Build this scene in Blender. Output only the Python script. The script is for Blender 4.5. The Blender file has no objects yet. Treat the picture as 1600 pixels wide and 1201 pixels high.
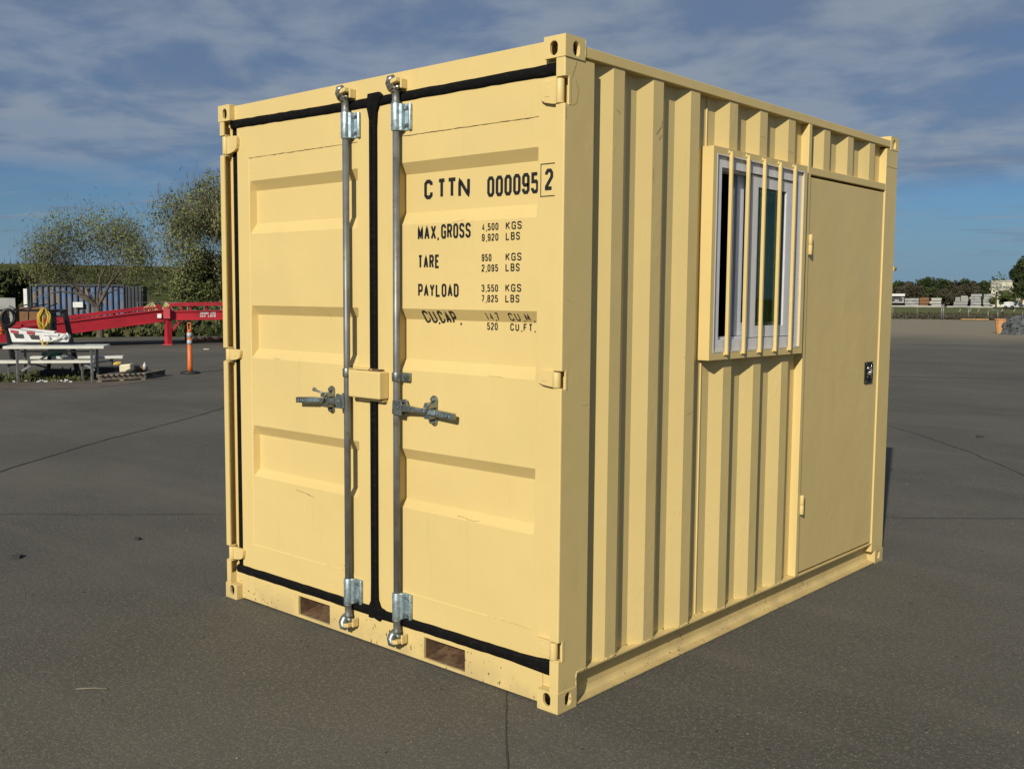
import bpy, math, random
import numpy as np
from mathutils import Vector, Matrix

S = bpy.context.scene
COL = S.collection
R = math.radians

# ------------------------------------------------------------------ camera
CAM = Vector((2.40987, -2.99660, 1.62512))
FPX = 1588.906
_yaw, _pit, _rol = R(41.61111636), R(4.96293175), R(0.45409202)
FW = Vector((-math.sin(_yaw)*math.cos(_pit), math.cos(_yaw)*math.cos(_pit), -math.sin(_pit)))
_r = Vector((math.cos(_yaw), math.sin(_yaw), 0)); _u = _r.cross(FW)
RT = math.cos(_rol)*_r + math.sin(_rol)*_u
UP = -math.sin(_rol)*_r + math.cos(_rol)*_u
cd = bpy.data.cameras.new('camera'); cam = bpy.data.objects.new('camera', cd); COL.objects.link(cam)
m3 = Matrix((RT, UP, -FW)).transposed().to_4x4(); m3.translation = CAM; cam.matrix_world = m3
cd.sensor_width = 36; cd.lens = FPX/1600*36; cd.clip_start = 0.05; cd.clip_end = 3000
S.camera = cam

# ------------------------------------------------------------------ light
SUN = Vector((0.3120, -0.8375, 0.4481)).normalized()
w = bpy.data.worlds.new('World'); S.world = w; w.use_nodes = True
nt = w.node_tree; nt.nodes.clear()
def N(t, typ, **k):
    n = t.nodes.new(typ)
    for a, v in k.items(): setattr(n, a, v)
    return n
def mth(t, op, a, b=None, c=None, clamp=False):
    n = t.nodes.new('ShaderNodeMath'); n.operation = op; n.use_clamp = clamp
    for i, v in enumerate((a, b, c)):
        if v is None: continue
        if isinstance(v, (int, float)): n.inputs[i].default_value = v
        else: t.links.new(v, n.inputs[i])
    return n.outputs[0]
def mixc(t, fac, a, b, blend='MIX'):
    n = t.nodes.new('ShaderNodeMix'); n.data_type = 'RGBA'; n.blend_type = blend
    for s, v in ((n.inputs[0], fac), (n.inputs[6], a), (n.inputs[7], b)):
        if isinstance(v, (int, float)): s.default_value = v
        elif isinstance(v, tuple): s.default_value = (*v[:3], 1)
        else: t.links.new(v, s)
    return n.outputs[2]
def ramp(t, fac, lo, hi, a=0.0, b=1.0):
    n = t.nodes.new('ShaderNodeMapRange'); n.interpolation_type = 'SMOOTHSTEP'
    n.inputs[1].default_value = lo; n.inputs[2].default_value = hi
    n.inputs[3].default_value = a; n.inputs[4].default_value = b
    t.links.new(fac, n.inputs[0]); return n.outputs[0]
def noise(t, vec, scale, detail=3, rough=0.55, dist=0.0):
    n = t.nodes.new('ShaderNodeTexNoise'); n.inputs['Scale'].default_value = scale
    n.inputs['Detail'].default_value = detail; n.inputs['Roughness'].default_value = rough
    n.inputs['Distortion'].default_value = dist
    if vec is not None: t.links.new(vec, n.inputs['Vector'])
    return n.outputs['Fac']
def mapping(t, vec, scale=(1, 1, 1), rot=(0, 0, 0), loc=(0, 0, 0)):
    n = t.nodes.new('ShaderNodeMapping'); n.inputs['Scale'].default_value = scale
    n.inputs['Rotation'].default_value = rot; n.inputs['Location'].default_value = loc
    t.links.new(vec, n.inputs['Vector']); return n.outputs[0]

sky = N(nt, 'ShaderNodeTexSky', sky_type='NISHITA', sun_disc=False)
sky.sun_elevation = math.asin(SUN.z); sky.sun_rotation = math.atan2(SUN.x, SUN.y)
sky.air_density = 1.0; sky.dust_density = 0.6; sky.ozone_density = 1.6
SKY_STR = 0.060
tc = N(nt, 'ShaderNodeTexCoord'); sp = N(nt, 'ShaderNodeSeparateXYZ')
nt.links.new(tc.outputs['Generated'], sp.inputs[0])
zz = mth(nt, 'ADD', mth(nt, 'MAXIMUM', sp.outputs[2], 0.0), 0.10)
cb = N(nt, 'ShaderNodeCombineXYZ')
nt.links.new(mth(nt, 'DIVIDE', sp.outputs[0], zz), cb.inputs[0])
nt.links.new(mth(nt, 'DIVIDE', sp.outputs[1], zz), cb.inputs[1])
pv = mapping(nt, cb.outputs[0], rot=(0, 0, R(-25)), scale=(1.0, 1.15, 1))
big = noise(nt, pv, 0.55, 5, 0.55, 0.3)
fine = noise(nt, mapping(nt, pv, scale=(1.15, 1.0, 1)), 1.9, 6, 0.56, 0.25)
wisp = noise(nt, mapping(nt, pv, scale=(0.8, 2.4, 1), rot=(0, 0, R(20))), 1.6, 7, 0.62, 0.4)
elev = sp.outputs[2]
cover = ramp(nt, mth(nt, 'ADD', elev, mth(nt, 'MULTIPLY', mth(nt, 'SUBTRACT', big, 0.5), 0.16)), 0.065, 0.15)
dens = ramp(nt, mth(nt, 'ADD', mth(nt, 'MULTIPLY', big, 0.5), mth(nt, 'MULTIPLY', fine, 0.5)), 0.30, 0.60, 0.55, 0.97)
m1 = mth(nt, 'MULTIPLY', cover, dens)
m2 = mth(nt, 'MULTIPLY', ramp(nt, wisp, 0.48, 0.70), mth(nt, 'MULTIPLY', ramp(nt, elev, 0.02, 0.07, 0.05, 0.75), ramp(nt, elev, 0.10, 0.22, 1.0, 0.25)))
mask = mth(nt, 'MAXIMUM', m1, m2)
skyc = mixc(nt, ramp(nt, elev, 0.0, 0.11, 0.85, 0.0), mixc(nt, 1.0, sky.outputs[0], (0.40, 0.66, 1.02), 'MULTIPLY'), (3.1, 5.0, 7.0))
ccol = mixc(nt, ramp(nt, fine, 0.36, 0.62), (2.55, 3.4, 4.9), (4.2, 5.05, 6.25))
out = mixc(nt, mask, skyc, ccol)
bg = N(nt, 'ShaderNodeBackground'); bg.inputs[1].default_value = SKY_STR
nt.links.new(out, bg.inputs[0]); wo = N(nt, 'ShaderNodeOutputWorld'); nt.links.new(bg.outputs[0], wo.inputs[0])

sl = bpy.data.lights.new('sun', 'SUN'); sl.energy = 4.85; sl.angle = R(0.5); sl.color = (1.0, 0.93, 0.80)
so = bpy.data.objects.new('sun', sl); COL.objects.link(so); so.rotation_euler = SUN.to_track_quat('Z', 'Y').to_euler()
so.location = (5, -10, 8)
S.view_settings.view_transform = 'Standard'; S.view_settings.look = 'None'
S.view_settings.exposure = 0; S.view_settings.gamma = 1; S.view_settings.use_curve_mapping = False
S.render.resolution_x = 1024; S.render.resolution_y = 768

def ray(px, py): return FW + RT*((px-800)/FPX) - UP*((py-600.5)/FPX)
def hz(px, py, z=0.0):
    d = ray(px, py); return CAM + d*((z-CAM.z)/d.z)
def at(px, py, D):
    d = ray(px, py); return CAM + d*(D/math.hypot(d.x, d.y))

# ------------------------------------------------------------------ materials
MATS = []
def mat(name):
    m = bpy.data.materials.new(name); m.use_nodes = True; MATS.append(m)
    t = m.node_tree; b = t.nodes['Principled BSDF']
    g = t.nodes.new('ShaderNodeNewGeometry'); o = t.nodes.new('ShaderNodeTexCoord')
    return m, t, b, g.outputs['Position'], o.outputs['Object']
def bump(t, b, h, strength, dist):
    n = t.nodes.new('ShaderNodeBump'); n.inputs['Strength'].default_value = strength
    n.inputs['Distance'].default_value = dist; t.links.new(h, n.inputs['Height']); t.links.new(n.outputs[0], b.inputs['Normal'])
def simple(name, col, rough=0.6, metal=0.0, var=0.18, scale=6.0, bmp=0.0, bscale=60.0, dark=None, dscale=3.0, dth=(0.6, 0.72)):
    m, t, b, P, O = mat(name)
    n = noise(t, P, scale, 4)
    c = mixc(t, ramp(t, n, 0.3, 0.7), tuple(v*(1-var) for v in col), tuple(min(1, v*(1+var)) for v in col))
    if dark:
        c = mixc(t, ramp(t, noise(t, P, dscale, 6, 0.65), *dth), c, dark)
    t.links.new(c, b.inputs['Base Color'])
    b.inputs['Roughness'].default_value = rough; b.inputs['Metallic'].default_value = metal
    if bmp: bump(t, b, noise(t, P, bscale, 3), bmp, 0.002)
    return m

YEL = (0.795, 0.600, 0.247)
def yellow():
    m, t, b, P, O = mat('yellow_paint')
    n1 = noise(t, P, 1.3, 4, 0.6)
    c = mixc(t, ramp(t, n1, 0.3, 0.7), tuple(v*0.965 for v in YEL), tuple(v*1.02 for v in YEL))
    # faint vertical runs and grime
    run = noise(t, mapping(t, P, scale=(9, 9, 0.9)), 1.6, 5, 0.65)
    c = mixc(t, ramp(t, run, 0.58, 0.80, 0, 0.16), c, (0.42, 0.31, 0.14))
    # greenish/brownish patches seen on the flat steel
    c = mixc(t, ramp(t, noise(t, P, 4.5, 2), 0.45, 0.65, 0, 0.04), c, (0.66, 0.55, 0.24))
    # chips and specks, denser near the ground
    s = N(t, 'ShaderNodeSeparateXYZ'); t.links.new(P, s.inputs[0])
    low = ramp(t, s.outputs[2], 0.02, 0.28, 1.0, 0.0)
    sp1 = noise(t, mapping(t, P, scale=(1, 1, 0.55)), 85, 3, 0.6)
    chips = ramp(t, mth(t, 'ADD', sp1, mth(t, 'MULTIPLY', mth(t, 'MULTIPLY', low, ramp(t, noise(t, P, 7, 2), 0.40, 0.60)), 0.15)), 0.755, 0.79)
    c = mixc(t, chips, c, (0.12, 0.075, 0.035))
    scuff = ramp(t, noise(t, mapping(t, P, scale=(3, 3, 1), rot=(0.2, 0.1, 0)), 14, 6, 0.7), 0.66, 0.76, 0, 0.22)
    c = mixc(t, scuff, c, (0.86, 0.70, 0.36))
    rs1 = noise(t, mapping(t, P, scale=(1, 1, .35)), 34, 5, 0.75)
    rust = mth(t, 'MULTIPLY', ramp(t, rs1, 0.66, 0.74), ramp(t, s.outputs[2], 0.03, 0.17, 0.85, 0.0))
    c = mixc(t, rust, c, (0.25, 0.13, 0.055))
    streak = mth(t, 'MULTIPLY', ramp(t, noise(t, mapping(t, P, scale=(60, 60, 1.1)), 1.0, 4, .6), 0.60, 0.74, 0, 0.17), ramp(t, noise(t, P, 2.2, 4), 0.45, 0.62))
    c = mixc(t, streak, c, (0.48, 0.37, 0.19))
    dust = mth(t, 'MULTIPLY', ramp(t, s.outputs[2], 0.0, 0.16, 0.38, 0.0), ramp(t, noise(t, P, 5, 5), 0.35, 0.65))
    c = mixc(t, dust, c, (0.34, 0.25, 0.15))
    t.links.new(c, b.inputs['Base Color'])
    t.links.new(ramp(t, noise(t, P, 3.0, 4), 0.3, 0.7, 0.38, 0.52), b.inputs['Roughness'])
    b.inputs['Specular IOR Level'].default_value = 0.35
    crum = mth(t, 'MULTIPLY', ramp(t, noise(t, P, 24, 4, 0.6), 0.45, 0.75), ramp(t, noise(t, P, 2.6, 2), 0.54, 0.66, 0, 0.28))
    h = mth(t, 'ADD', mth(t, 'MULTIPLY', noise(t, P, 3.0, 2, 0.5), 2.4), mth(t, 'ADD', mth(t, 'MULTIPLY', noise(t, P, 120, 2), 0.06), crum))
    bump(t, b, h, 0.35, 0.006)
    return m
M = {}
M['yellow'] = yellow()
def rustyM():
    m, t, b, P, O = mat('rusty_inside')
    n = noise(t, P, 9, 6, 0.7)
    c = mixc(t, ramp(t, n, 0.40, 0.60), (0.10, 0.045, 0.022), (0.20, 0.12, 0.06))
    c = mixc(t, ramp(t, noise(t, P, 40, 4), 0.5, 0.7, 0, .6), c, (0.05, 0.025, 0.015))
    t.links.new(c, b.inputs['Base Color']); b.inputs['Roughness'].default_value = 0.9; return m
M['rust'] = rustyM()
def rubberM():
    m, t, b, P, O = mat('black_rubber')
    c = mixc(t, ramp(t, noise(t, mapping(t, P, scale=(1, 1, 3)), 30, 6, .7), 0.50, 0.75, 0, .30), (0.0045, 0.0045, 0.0045), (0.06, 0.05, 0.035))
    t.links.new(c, b.inputs['Base Color']); b.inputs['Roughness'].default_value = 0.75
    b.inputs['Specular IOR Level'].default_value = 0.13
    bump(t, b, noise(t, P, 9, 3), 0.3, 0.008); return m
M['rubber'] = rubberM()
M['bar'] = simple('dull_zinc_tube', (0.17, 0.175, 0.17), 0.46, 0.45, 0.22, 9, 0.08, 120, (0.13, 0.11, 0.08), 22, (.56, .74))
M['galv'] = simple('galvanised_bracket', (0.40, 0.50, 0.54), 0.42, 0.75, 0.25, 45, 0.15, 160, (0.22, 0.30, 0.33), 60, (.5, .7))
M['galvdark'] = simple('weathered_zinc', (0.22, 0.245, 0.235), 0.42, 0.75, 0.3, 35, 0.15, 160, (0.08, 0.08, 0.07), 40, (.52, .7))
M['black'] = simple('black_print', (0.012, 0.012, 0.013), 0.5, 0, 0.1, 40)
M['blackhole'] = simple('hollow_shade', (0.02, 0.018, 0.014), 0.9, 0, 0.1, 10)  # shade of gaps and holes put into a near-black colour
M['lining'] = simple('shade_toned_lining', (0.035, 0.03, 0.026), 0.85, 0, 0.2, 3)  # gloom of the closed room put into the lining colour
M['pvc'] = simple('window_plastic', (0.72, 0.72, 0.75), 0.38, 0, 0.03, 20)
M['pvcgrey'] = simple('window_track', (0.17, 0.19, 0.22), 0.5, 0, 0.1, 20)
M['latch'] = simple('black_latch', (0.02, 0.02, 0.02), 0.28, 0.3, 0.1, 20)
M['chrome'] = simple('bright_metal', (0.75, 0.75, 0.72), 0.18, 1.0, 0.05, 20)
def glassM():
    m, t, b, P, O = mat('window_glass')
    b.inputs['Base Color'].default_value = (0.5, 0.62, 0.55, 1)
    t.nodes.remove(b)
    gl = N(t, 'ShaderNodeBsdfGlossy'); gl.inputs['Roughness'].default_value = 0.02; gl.inputs['Color'].default_value = (.8, .9, .85, 1)
    tr = N(t, 'ShaderNodeBsdfTransparent'); tr.inputs['Color'].default_value = (0.62, 0.68, 0.60, 1)
    fr = N(t, 'ShaderNodeFresnel'); fr.inputs['IOR'].default_value = 1.5
    mx = N(t, 'ShaderNodeMixShader'); t.links.new(mth(t, 'MULTIPLY', fr.outputs[0], 0.28, clamp=True), mx.inputs[0])
    t.links.new(tr.outputs[0], mx.inputs[1]); t.links.new(gl.outputs[0], mx.inputs[2])
    t.links.new(mx.outputs[0], t.nodes['Material Output'].inputs[0]); return m
M['glass'] = glassM()
M['curtain'] = simple('green_curtain', (0.66, 0.68, 0.46), 0.9, 0, 0.4, 12)
def asphaltM():
    m, t, b, P, O = mat('asphalt')
    base = mixc(t, ramp(t, noise(t, P, 0.35, 6, 0.6), 0.3, 0.7), (0.106, 0.098, 0.082), (0.156, 0.143, 0.119))
    # long tyre scuffs and drying stains
    st = noise(t, mapping(t, P, rot=(0, 0, R(-48)), scale=(0.25, 2.2, 1)), 1.1, 6, 0.62)
    base = mixc(t, ramp(t, st, 0.50, 0.72, 0, 0.38), base, (0.20, 0.175, 0.145))
    st2 = noise(t, mapping(t, P, rot=(0, 0, R(20)), scale=(0.5, 1.6, 1)), 0.8, 6, 0.65)
    base = mixc(t, ramp(t, st2, 0.54, 0.76, 0, 0.35), base, (0.07, 0.066, 0.06))
    # pale aggregate in a dark binder
    v = N(t, 'ShaderNodeTexVoronoi'); v.inputs['Scale'].default_value = 120; t.links.new(P, v.inputs['Vector'])
    sp_ = N(t, 'ShaderNodeSeparateColor'); t.links.new(v.outputs['Color'], sp_.inputs[0])
    agg = ramp(t, sp_.outputs[0], 0.62, 1.0, 0, 0.72)
    gr = noise(t, P, 260, 3, 0.7); gr2 = noise(t, P, 55, 4, 0.7)
    base = mixc(t, mth(t, 'MULTIPLY', agg, ramp(t, v.outputs['Distance'], 0.25, 0.55, 1, 0)), base, (0.34, 0.30, 0.23))
    base = mixc(t, ramp(t, gr, 0.48, 0.68, 0, 0.68), base, (0.030, 0.028, 0.024))
    base = mixc(t, ramp(t, gr2, 0.50, 0.68, 0, 0.6), base, (0.25, 0.222, 0.17))
    # scattered dark grit and small pits
    base = mixc(t, ramp(t, noise(t, P, 22, 2, 0.5), 0.715, 0.75, 0, 0.8), base, (0.03, 0.028, 0.025))
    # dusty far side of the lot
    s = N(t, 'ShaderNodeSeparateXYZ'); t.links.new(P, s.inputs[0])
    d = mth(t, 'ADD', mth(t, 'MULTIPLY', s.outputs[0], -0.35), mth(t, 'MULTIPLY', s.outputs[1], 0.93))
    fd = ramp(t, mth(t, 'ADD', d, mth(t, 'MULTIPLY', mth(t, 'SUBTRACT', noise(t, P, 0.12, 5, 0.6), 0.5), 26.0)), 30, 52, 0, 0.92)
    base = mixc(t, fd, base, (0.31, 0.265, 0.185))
    t.links.new(base, b.inputs['Base Color']); b.inputs['Roughness'].default_value = 0.93
    b.inputs['Specular IOR Level'].default_value = 0.2
    h = mth(t, 'ADD', mth(t, 'MULTIPLY', v.outputs['Distance'], -0.6), mth(t, 'ADD', gr, mth(t, 'MULTIPLY', noise(t, P, 2.0, 3), 1.5)))
    bump(t, b, h, 0.55, 0.004); return m
M['asphalt'] = asphaltM()
M['crack'] = simple('crack_fill', (0.045, 0.042, 0.035), 0.95, 0, 0.3, 8)
M['stone'] = simple('small_stone', (0.24, 0.21, 0.16), 0.95, 0, 0.4, 60)
M['cam'] = simple('greased_steel_cam', (0.42, 0.40, 0.35), 0.3, 0.85, 0.4, 90, 0.3, 90, (0.12, 0.09, 0.05), 60, (.5, .62))
M['seamrust'] = simple('seam_rust', (.16, .11, .05), .9)
M['crackpale'] = simple('faint_joint', (0.075, 0.07, 0.06), 0.95, 0, 0.3, 8)
def grassM(name, a, b_, c_, sc=0.5):
    m, t, b, P, O = mat(name)
    c = mixc(t, ramp(t, noise(t, P, sc, 6, 0.7), 0.35, 0.65), a, b_)
    c = mixc(t, ramp(t, noise(t, P, sc*0.25, 4, 0.6), 0.5, 0.7, 0, 0.8), c, c_)
    t.links.new(c, b.inputs['Base Color']); b.inputs['Roughness'].default_value = 1.0
    b.inputs['Specular IOR Level'].default_value = 0.0
    return m
M['field'] = grassM('field_grass', (0.115, 0.135, 0.055), (0.17, 0.18, 0.075), (0.22, 0.18, 0.10), 0.6)
M['hill'] = grassM('hill_grass', (0.060, 0.074, 0.028), (0.118, 0.130, 0.052), (0.14, 0.125, 0.065), 0.5)
def leafM(name, a, b_):
    m, t, b, P, O = mat(name)
    oi = N(t, 'ShaderNodeAttribute'); oi.attribute_name = 'tone'
    c = mixc(t, oi.outputs['Fac'], a, b_)
    t.links.new(c, b.inputs['Base Color']); b.inputs['Roughness'].default_value = 0.8
    b.inputs['Specular IOR Level'].default_value = 0.15
    return m
M['leaf_spring'] = leafM('spring_leaf', (0.10, 0.12, 0.032), (0.24, 0.27, 0.08))
M['leaf_dark'] = leafM('dark_leaf', (0.022, 0.035, 0.012), (0.07, 0.09, 0.03))
M['leaf_mid'] = leafM('mid_leaf', (0.05, 0.065, 0.02), (0.12, 0.14, 0.05))
M['leaf_brown'] = leafM('brown_twigs', (0.055, 0.047, 0.030), (0.095, 0.085, 0.052))
M['scrub'] = leafM('olive_scrub', (0.055, 0.066, 0.024), (0.13, 0.14, 0.055))
M['twig'] = leafM('fine_twigs', (0.10, 0.085, 0.055), (0.20, 0.17, 0.12))
M['olive'] = leafM('olive_leaf', (0.09, 0.112, 0.042), (0.24, 0.26, 0.10))
M['blossom'] = leafM('pale_blossom', (0.42, 0.40, 0.28), (0.72, 0.70, 0.60))
M['weed'] = leafM('weed_blade', (0.05, 0.065, 0.02), (0.15, 0.15, 0.06))
M['bark'] = simple('bark', (0.13, 0.105, 0.075), 0.95, 0, 0.3, 14, .5, 40)
M['red'] = simple('red_paint', (0.50, 0.020, 0.035), 0.5, 0, 0.15, 2, 0, 60, (0.25, 0.03, 0.03), 5, (.6, .8))
M['orange'] = simple('orange_plastic', (0.72, 0.155, 0.02), 0.45, 0, 0.08, 8)
M['silver'] = simple('reflective_band', (0.50, 0.52, 0.55), 0.4, 0.1, 0.08, 30)
M['blkplastic'] = simple('black_plastic', (0.02, 0.02, 0.02), 0.6, 0, 0.1, 20)
M['white'] = simple('white_paint', (0.74, 0.74, 0.72), 0.5, 0, 0.08, 6, 0, 60, (0.4, 0.38, 0.34), 4, (.62, .8))
M['alu'] = simple('pale_bench_plank', (0.70, 0.69, 0.60), 0.45, 0.0, 0.06, 5)
M['steel'] = simple('grey_steel_tube', (0.20, 0.20, 0.20), 0.5, 0.5, 0.2, 9)
M['blksteel'] = simple('black_steel', (0.018, 0.02, 0.024), 0.5, 0.2, 0.2, 9)
M['blue'] = simple('blue_weathered_paint', (0.088, 0.150, 0.285), 0.8, 0, 0.25, 1.2, 0, 60, (0.22, 0.17, 0.13), 1.9, (.48, .62))
M['bluedark'] = simple('dark_rib_paint', (0.03, 0.04, 0.06), 0.7, 0, 0.2, 1.2)
M['ropeyel'] = simple('yellow_cable_sheath', (0.62, 0.42, 0.05), 0.6, 0, 0.2, 8)
M['ropepale'] = simple('pale_yellow_strap', (0.62, 0.56, 0.26), 0.7, 0, 0.2, 8)
M['hose'] = simple('black_hose', (0.02, 0.018, 0.018), 0.5, 0, 0.2, 8)
M['wood'] = simple('weathered_pallet_wood', (0.24, 0.20, 0.15), 0.9, 0, 0.3, 7)
M['woodor'] = simple('orange_timber', (0.50, 0.30, 0.13), 0.8, 0, 0.15, 3)
M['cream'] = simple('cream_plastic', (0.70, 0.64, 0.42), 0.5, 0, 0.05, 8)
M['teal'] = simple('teal_sheet', (0.10, 0.36, 0.30), 0.6, 0, 0.2, 9)
M['brown'] = simple('brown_card', (0.22, 0.11, 0.045), 0.85, 0, 0.2, 4)
M['concrete'] = simple('precast_concrete', (0.34, 0.34, 0.33), 0.9, 0, 0.2, 1.5)
M['concretew'] = simple('pale_concrete', (0.40, 0.39, 0.35), 0.9, 0, 0.15, 0.4)
M['peach'] = simple('terracotta_tub_plastic', (0.62, 0.31, 0.12), 0.6, 0, 0.12, 6)
M['wrap'] = simple('grey_crumpled_wrap', (0.14, 0.145, 0.15), 0.25, 0.3, 0.3, 5)
M['chain'] = simple('galvanised_fence', (0.20, 0.20, 0.195), 0.5, 0.4, 0.1, 5)
M['wall_cream'] = simple('cream_render', (0.62, 0.58, 0.45), 0.9, 0, 0.08, 0.6)
M['redtape'] = simple('red_tape', (0.38, 0.03, 0.04), 0.5, 0, 0.1, 6)

# ------------------------------------------------------------------ mesh building
class MB:
    def __init__(s): s.v = []; s.f = []; s.m = []; s.sm = []
    def add(s, vs, fs, mi=0, smooth=False):
        o = len(s.v); s.v += [tuple(v) for v in vs]
        for f in fs: s.f.append(tuple(i+o for i in f)); s.m.append(mi); s.sm.append(smooth)
        return s
    def box(s, a, b, mi=0):
        x0, y0, z0 = (min(a[i], b[i]) for i in range(3)); x1, y1, z1 = (max(a[i], b[i]) for i in range(3))
        return s.add([(x0,y0,z0),(x1,y0,z0),(x1,y1,z0),(x0,y1,z0),(x0,y0,z1),(x1,y0,z1),(x1,y1,z1),(x0,y1,z1)],
                     [(0,3,2,1),(4,5,6,7),(0,1,5,4),(1,2,6,5),(2,3,7,6),(3,0,4,7)], mi)
    def obox(s, c, ax, ay, az, mi=0):   # oriented box: centre + half axes
        c, ax, ay, az = Vector(c), Vector(ax), Vector(ay), Vector(az)
        v = [c+ax*i+ay*j+az*k for k in (-1, 1) for i, j in ((-1,-1),(1,-1),(1,1),(-1,1))]
        return s.add(v, [(0,3,2,1),(4,5,6,7),(0,1,5,4),(1,2,6,5),(2,3,7,6),(3,0,4,7)], mi)
    def beam(s, p, q, wd, hg, mi=0, up=(0, 0, 1)):
        p, q = Vector(p), Vector(q); d = (q-p); L = d.length; d.normalize(); up = Vector(up)
        if abs(d.dot(up)) > .98: up = Vector((1, 0, 0))
        sd = d.cross(up).normalized(); u = sd.cross(d).normalized()
        return s.obox((p+q)/2, d*L/2, sd*wd/2, u*hg/2, mi)
    def prism(s, poly, h0, h1, axis='z', mi=0, smooth=False):
        def P(a, b, h): return (a, b, h) if axis == 'z' else ((a, h, b) if axis == 'y' else (h, a, b))
        n = len(poly); vs = [P(a, b, h0) for a, b in poly] + [P(a, b, h1) for a, b in poly]
        fs = [(i, (i+1) % n, n+(i+1) % n, n+i) for i in range(n)]
        s.add(vs, fs, mi, smooth); o = len(s.v)-2*n
        s.f.append(tuple(o+i for i in reversed(range(n)))); s.m.append(mi); s.sm.append(False)
        s.f.append(tuple(o+n+i for i in range(n))); s.m.append(mi); s.sm.append(False)
        return s
    def tube(s, pts, r, n=8, mi=0, cap=True, r1=None):
        pts = [Vector(p) for p in pts]; k = len(pts); rs = r if isinstance(r, (list, tuple)) else [r + ((r1-r)*i/(k-1) if r1 is not None else 0) for i in range(k)]
        vs = []; prev = None
        for i, p in enumerate(pts):
            d = (pts[min(i+1, k-1)]-pts[max(i-1, 0)])
            if d.length < 1e-9: d = Vector((0, 0, 1))
            d.normalize()
            a = prev if prev is not None else (Vector((0, 0, 1)) if abs(d.z) < .9 else Vector((1, 0, 0)))
            a = (a - d*a.dot(d));
            if a.length < 1e-5: a = d.orthogonal()
            a.normalize(); prev = a; b = d.cross(a)
            for j in range(n):
                t = 2*math.pi*j/n; vs.append(p + (a*math.cos(t)+b*math.sin(t))*rs[i])
        fs = [(i*n+j, i*n+(j+1) % n, (i+1)*n+(j+1) % n, (i+1)*n+j) for i in range(k-1) for j in range(n)]
        s.add(vs, fs, mi, True)
        if cap:
            o = len(s.v)-k*n
            s.f.append(tuple(o+j for j in reversed(range(n)))); s.m.append(mi); s.sm.append(False)
            s.f.append(tuple(o+(k-1)*n+j for j in range(n))); s.m.append(mi); s.sm.append(False)
        return s
    def plate(s, us, vs_, holes, w0, w1, fn, mi=0):
        """flat plate with rectangular holes; fn(u,v,w)->xyz. holes = set of (i,j) cells"""
        nu, nv = len(us), len(vs_)
        def solid(i, j): return 0 <= i < nu-1 and 0 <= j < nv-1 and (i, j) not in holes
        for i in range(nu-1):
            for j in range(nv-1):
                if not solid(i, j): continue
                a, b, c, d = us[i], us[i+1], vs_[j], vs_[j+1]
                s.add([fn(a,c,w0), fn(b,c,w0), fn(b,d,w0), fn(a,d,w0)], [(0,1,2,3)], mi)
                s.add([fn(a,c,w1), fn(b,c,w1), fn(b,d,w1), fn(a,d,w1)], [(3,2,1,0)], mi)
                for (ii, jj, e) in ((i-1, j, ((a,c),(a,d))), (i+1, j, ((b,d),(b,c))), (i, j-1, ((b,c),(a,c))), (i, j+1, ((a,d),(b,d)))):
                    if not solid(ii, jj):
                        (p, q), (r_, t_) = e
                        s.add([fn(p,q,w0), fn(r_,t_,w0), fn(r_,t_,w1), fn(p,q,w1)], [(0,1,2,3)], mi)
        return s
    def build(s, name, mats, parent=None, bevel=0, seg=2, merge=False, recalc=True):
        me = bpy.data.meshes.new(name); me.from_pydata(s.v, [], s.f)
        for m_ in (mats if isinstance(mats, (list, tuple)) else [mats]): me.materials.append(m_)
        me.polygons.foreach_set('material_index', s.m); me.polygons.foreach_set('use_smooth', s.sm)
        if merge or recalc:
            import bmesh
            bm = bmesh.new(); bm.from_mesh(me)
            if merge: bmesh.ops.remove_doubles(bm, verts=bm.verts, dist=1e-5)
            if recalc: bmesh.ops.recalc_face_normals(bm, faces=bm.faces)
            bm.to_mesh(me); bm.free()
        me.update()
        o = bpy.data.objects.new(name, me); COL.objects.link(o)
        if parent: attach(o, parent)
        if bevel:
            b = o.modifiers.new('bevel', 'BEVEL'); b.width = bevel; b.segments = seg; b.limit_method = 'ANGLE'; b.angle_limit = R(35)
            b.harden_normals = False
        return o
def build_each(mb, name, mats, parent, **k):
    n = len(mb.v); par = list(range(n))
    def fd(a):
        while par[a] != a: par[a] = par[par[a]]; a = par[a]
        return a
    for f in mb.f:
        for q in f[1:]: par[fd(q)] = fd(f[0])
    comp = {}
    for i, f in enumerate(mb.f): comp.setdefault(fd(f[0]), []).append(i)
    for fs in comp.values():
        m = MB(); idx = {}
        for i in fs:
            g = []
            for q in mb.f[i]:
                if q not in idx: idx[q] = len(m.v); m.v.append(mb.v[q])
                g.append(idx[q])
            m.f.append(tuple(g)); m.m.append(mb.m[i]); m.sm.append(mb.sm[i])
        m.build(name, mats, parent, **k)
def attach(o, parent):
    o.parent = parent
    if parent.type == 'EMPTY': o.matrix_parent_inverse = Matrix.Translation(-parent.location)
def thing(name, label, cat, loc, group=None):
    o = bpy.data.objects.new(name, None); COL.objects.link(o); o.location = loc; o.empty_display_size = .2
    o['label'] = label; o['category'] = cat
    if group: o['group'] = group
    return o
def tag(o, label, cat, group=None, kind=None):
    o['label'] = label; o['category'] = cat
    if group: o['group'] = group
    if kind: o['kind'] = kind
    return o
def struct(o): o['kind'] = 'structure'; return o
def rng(seed): return random.Random(seed)

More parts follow.
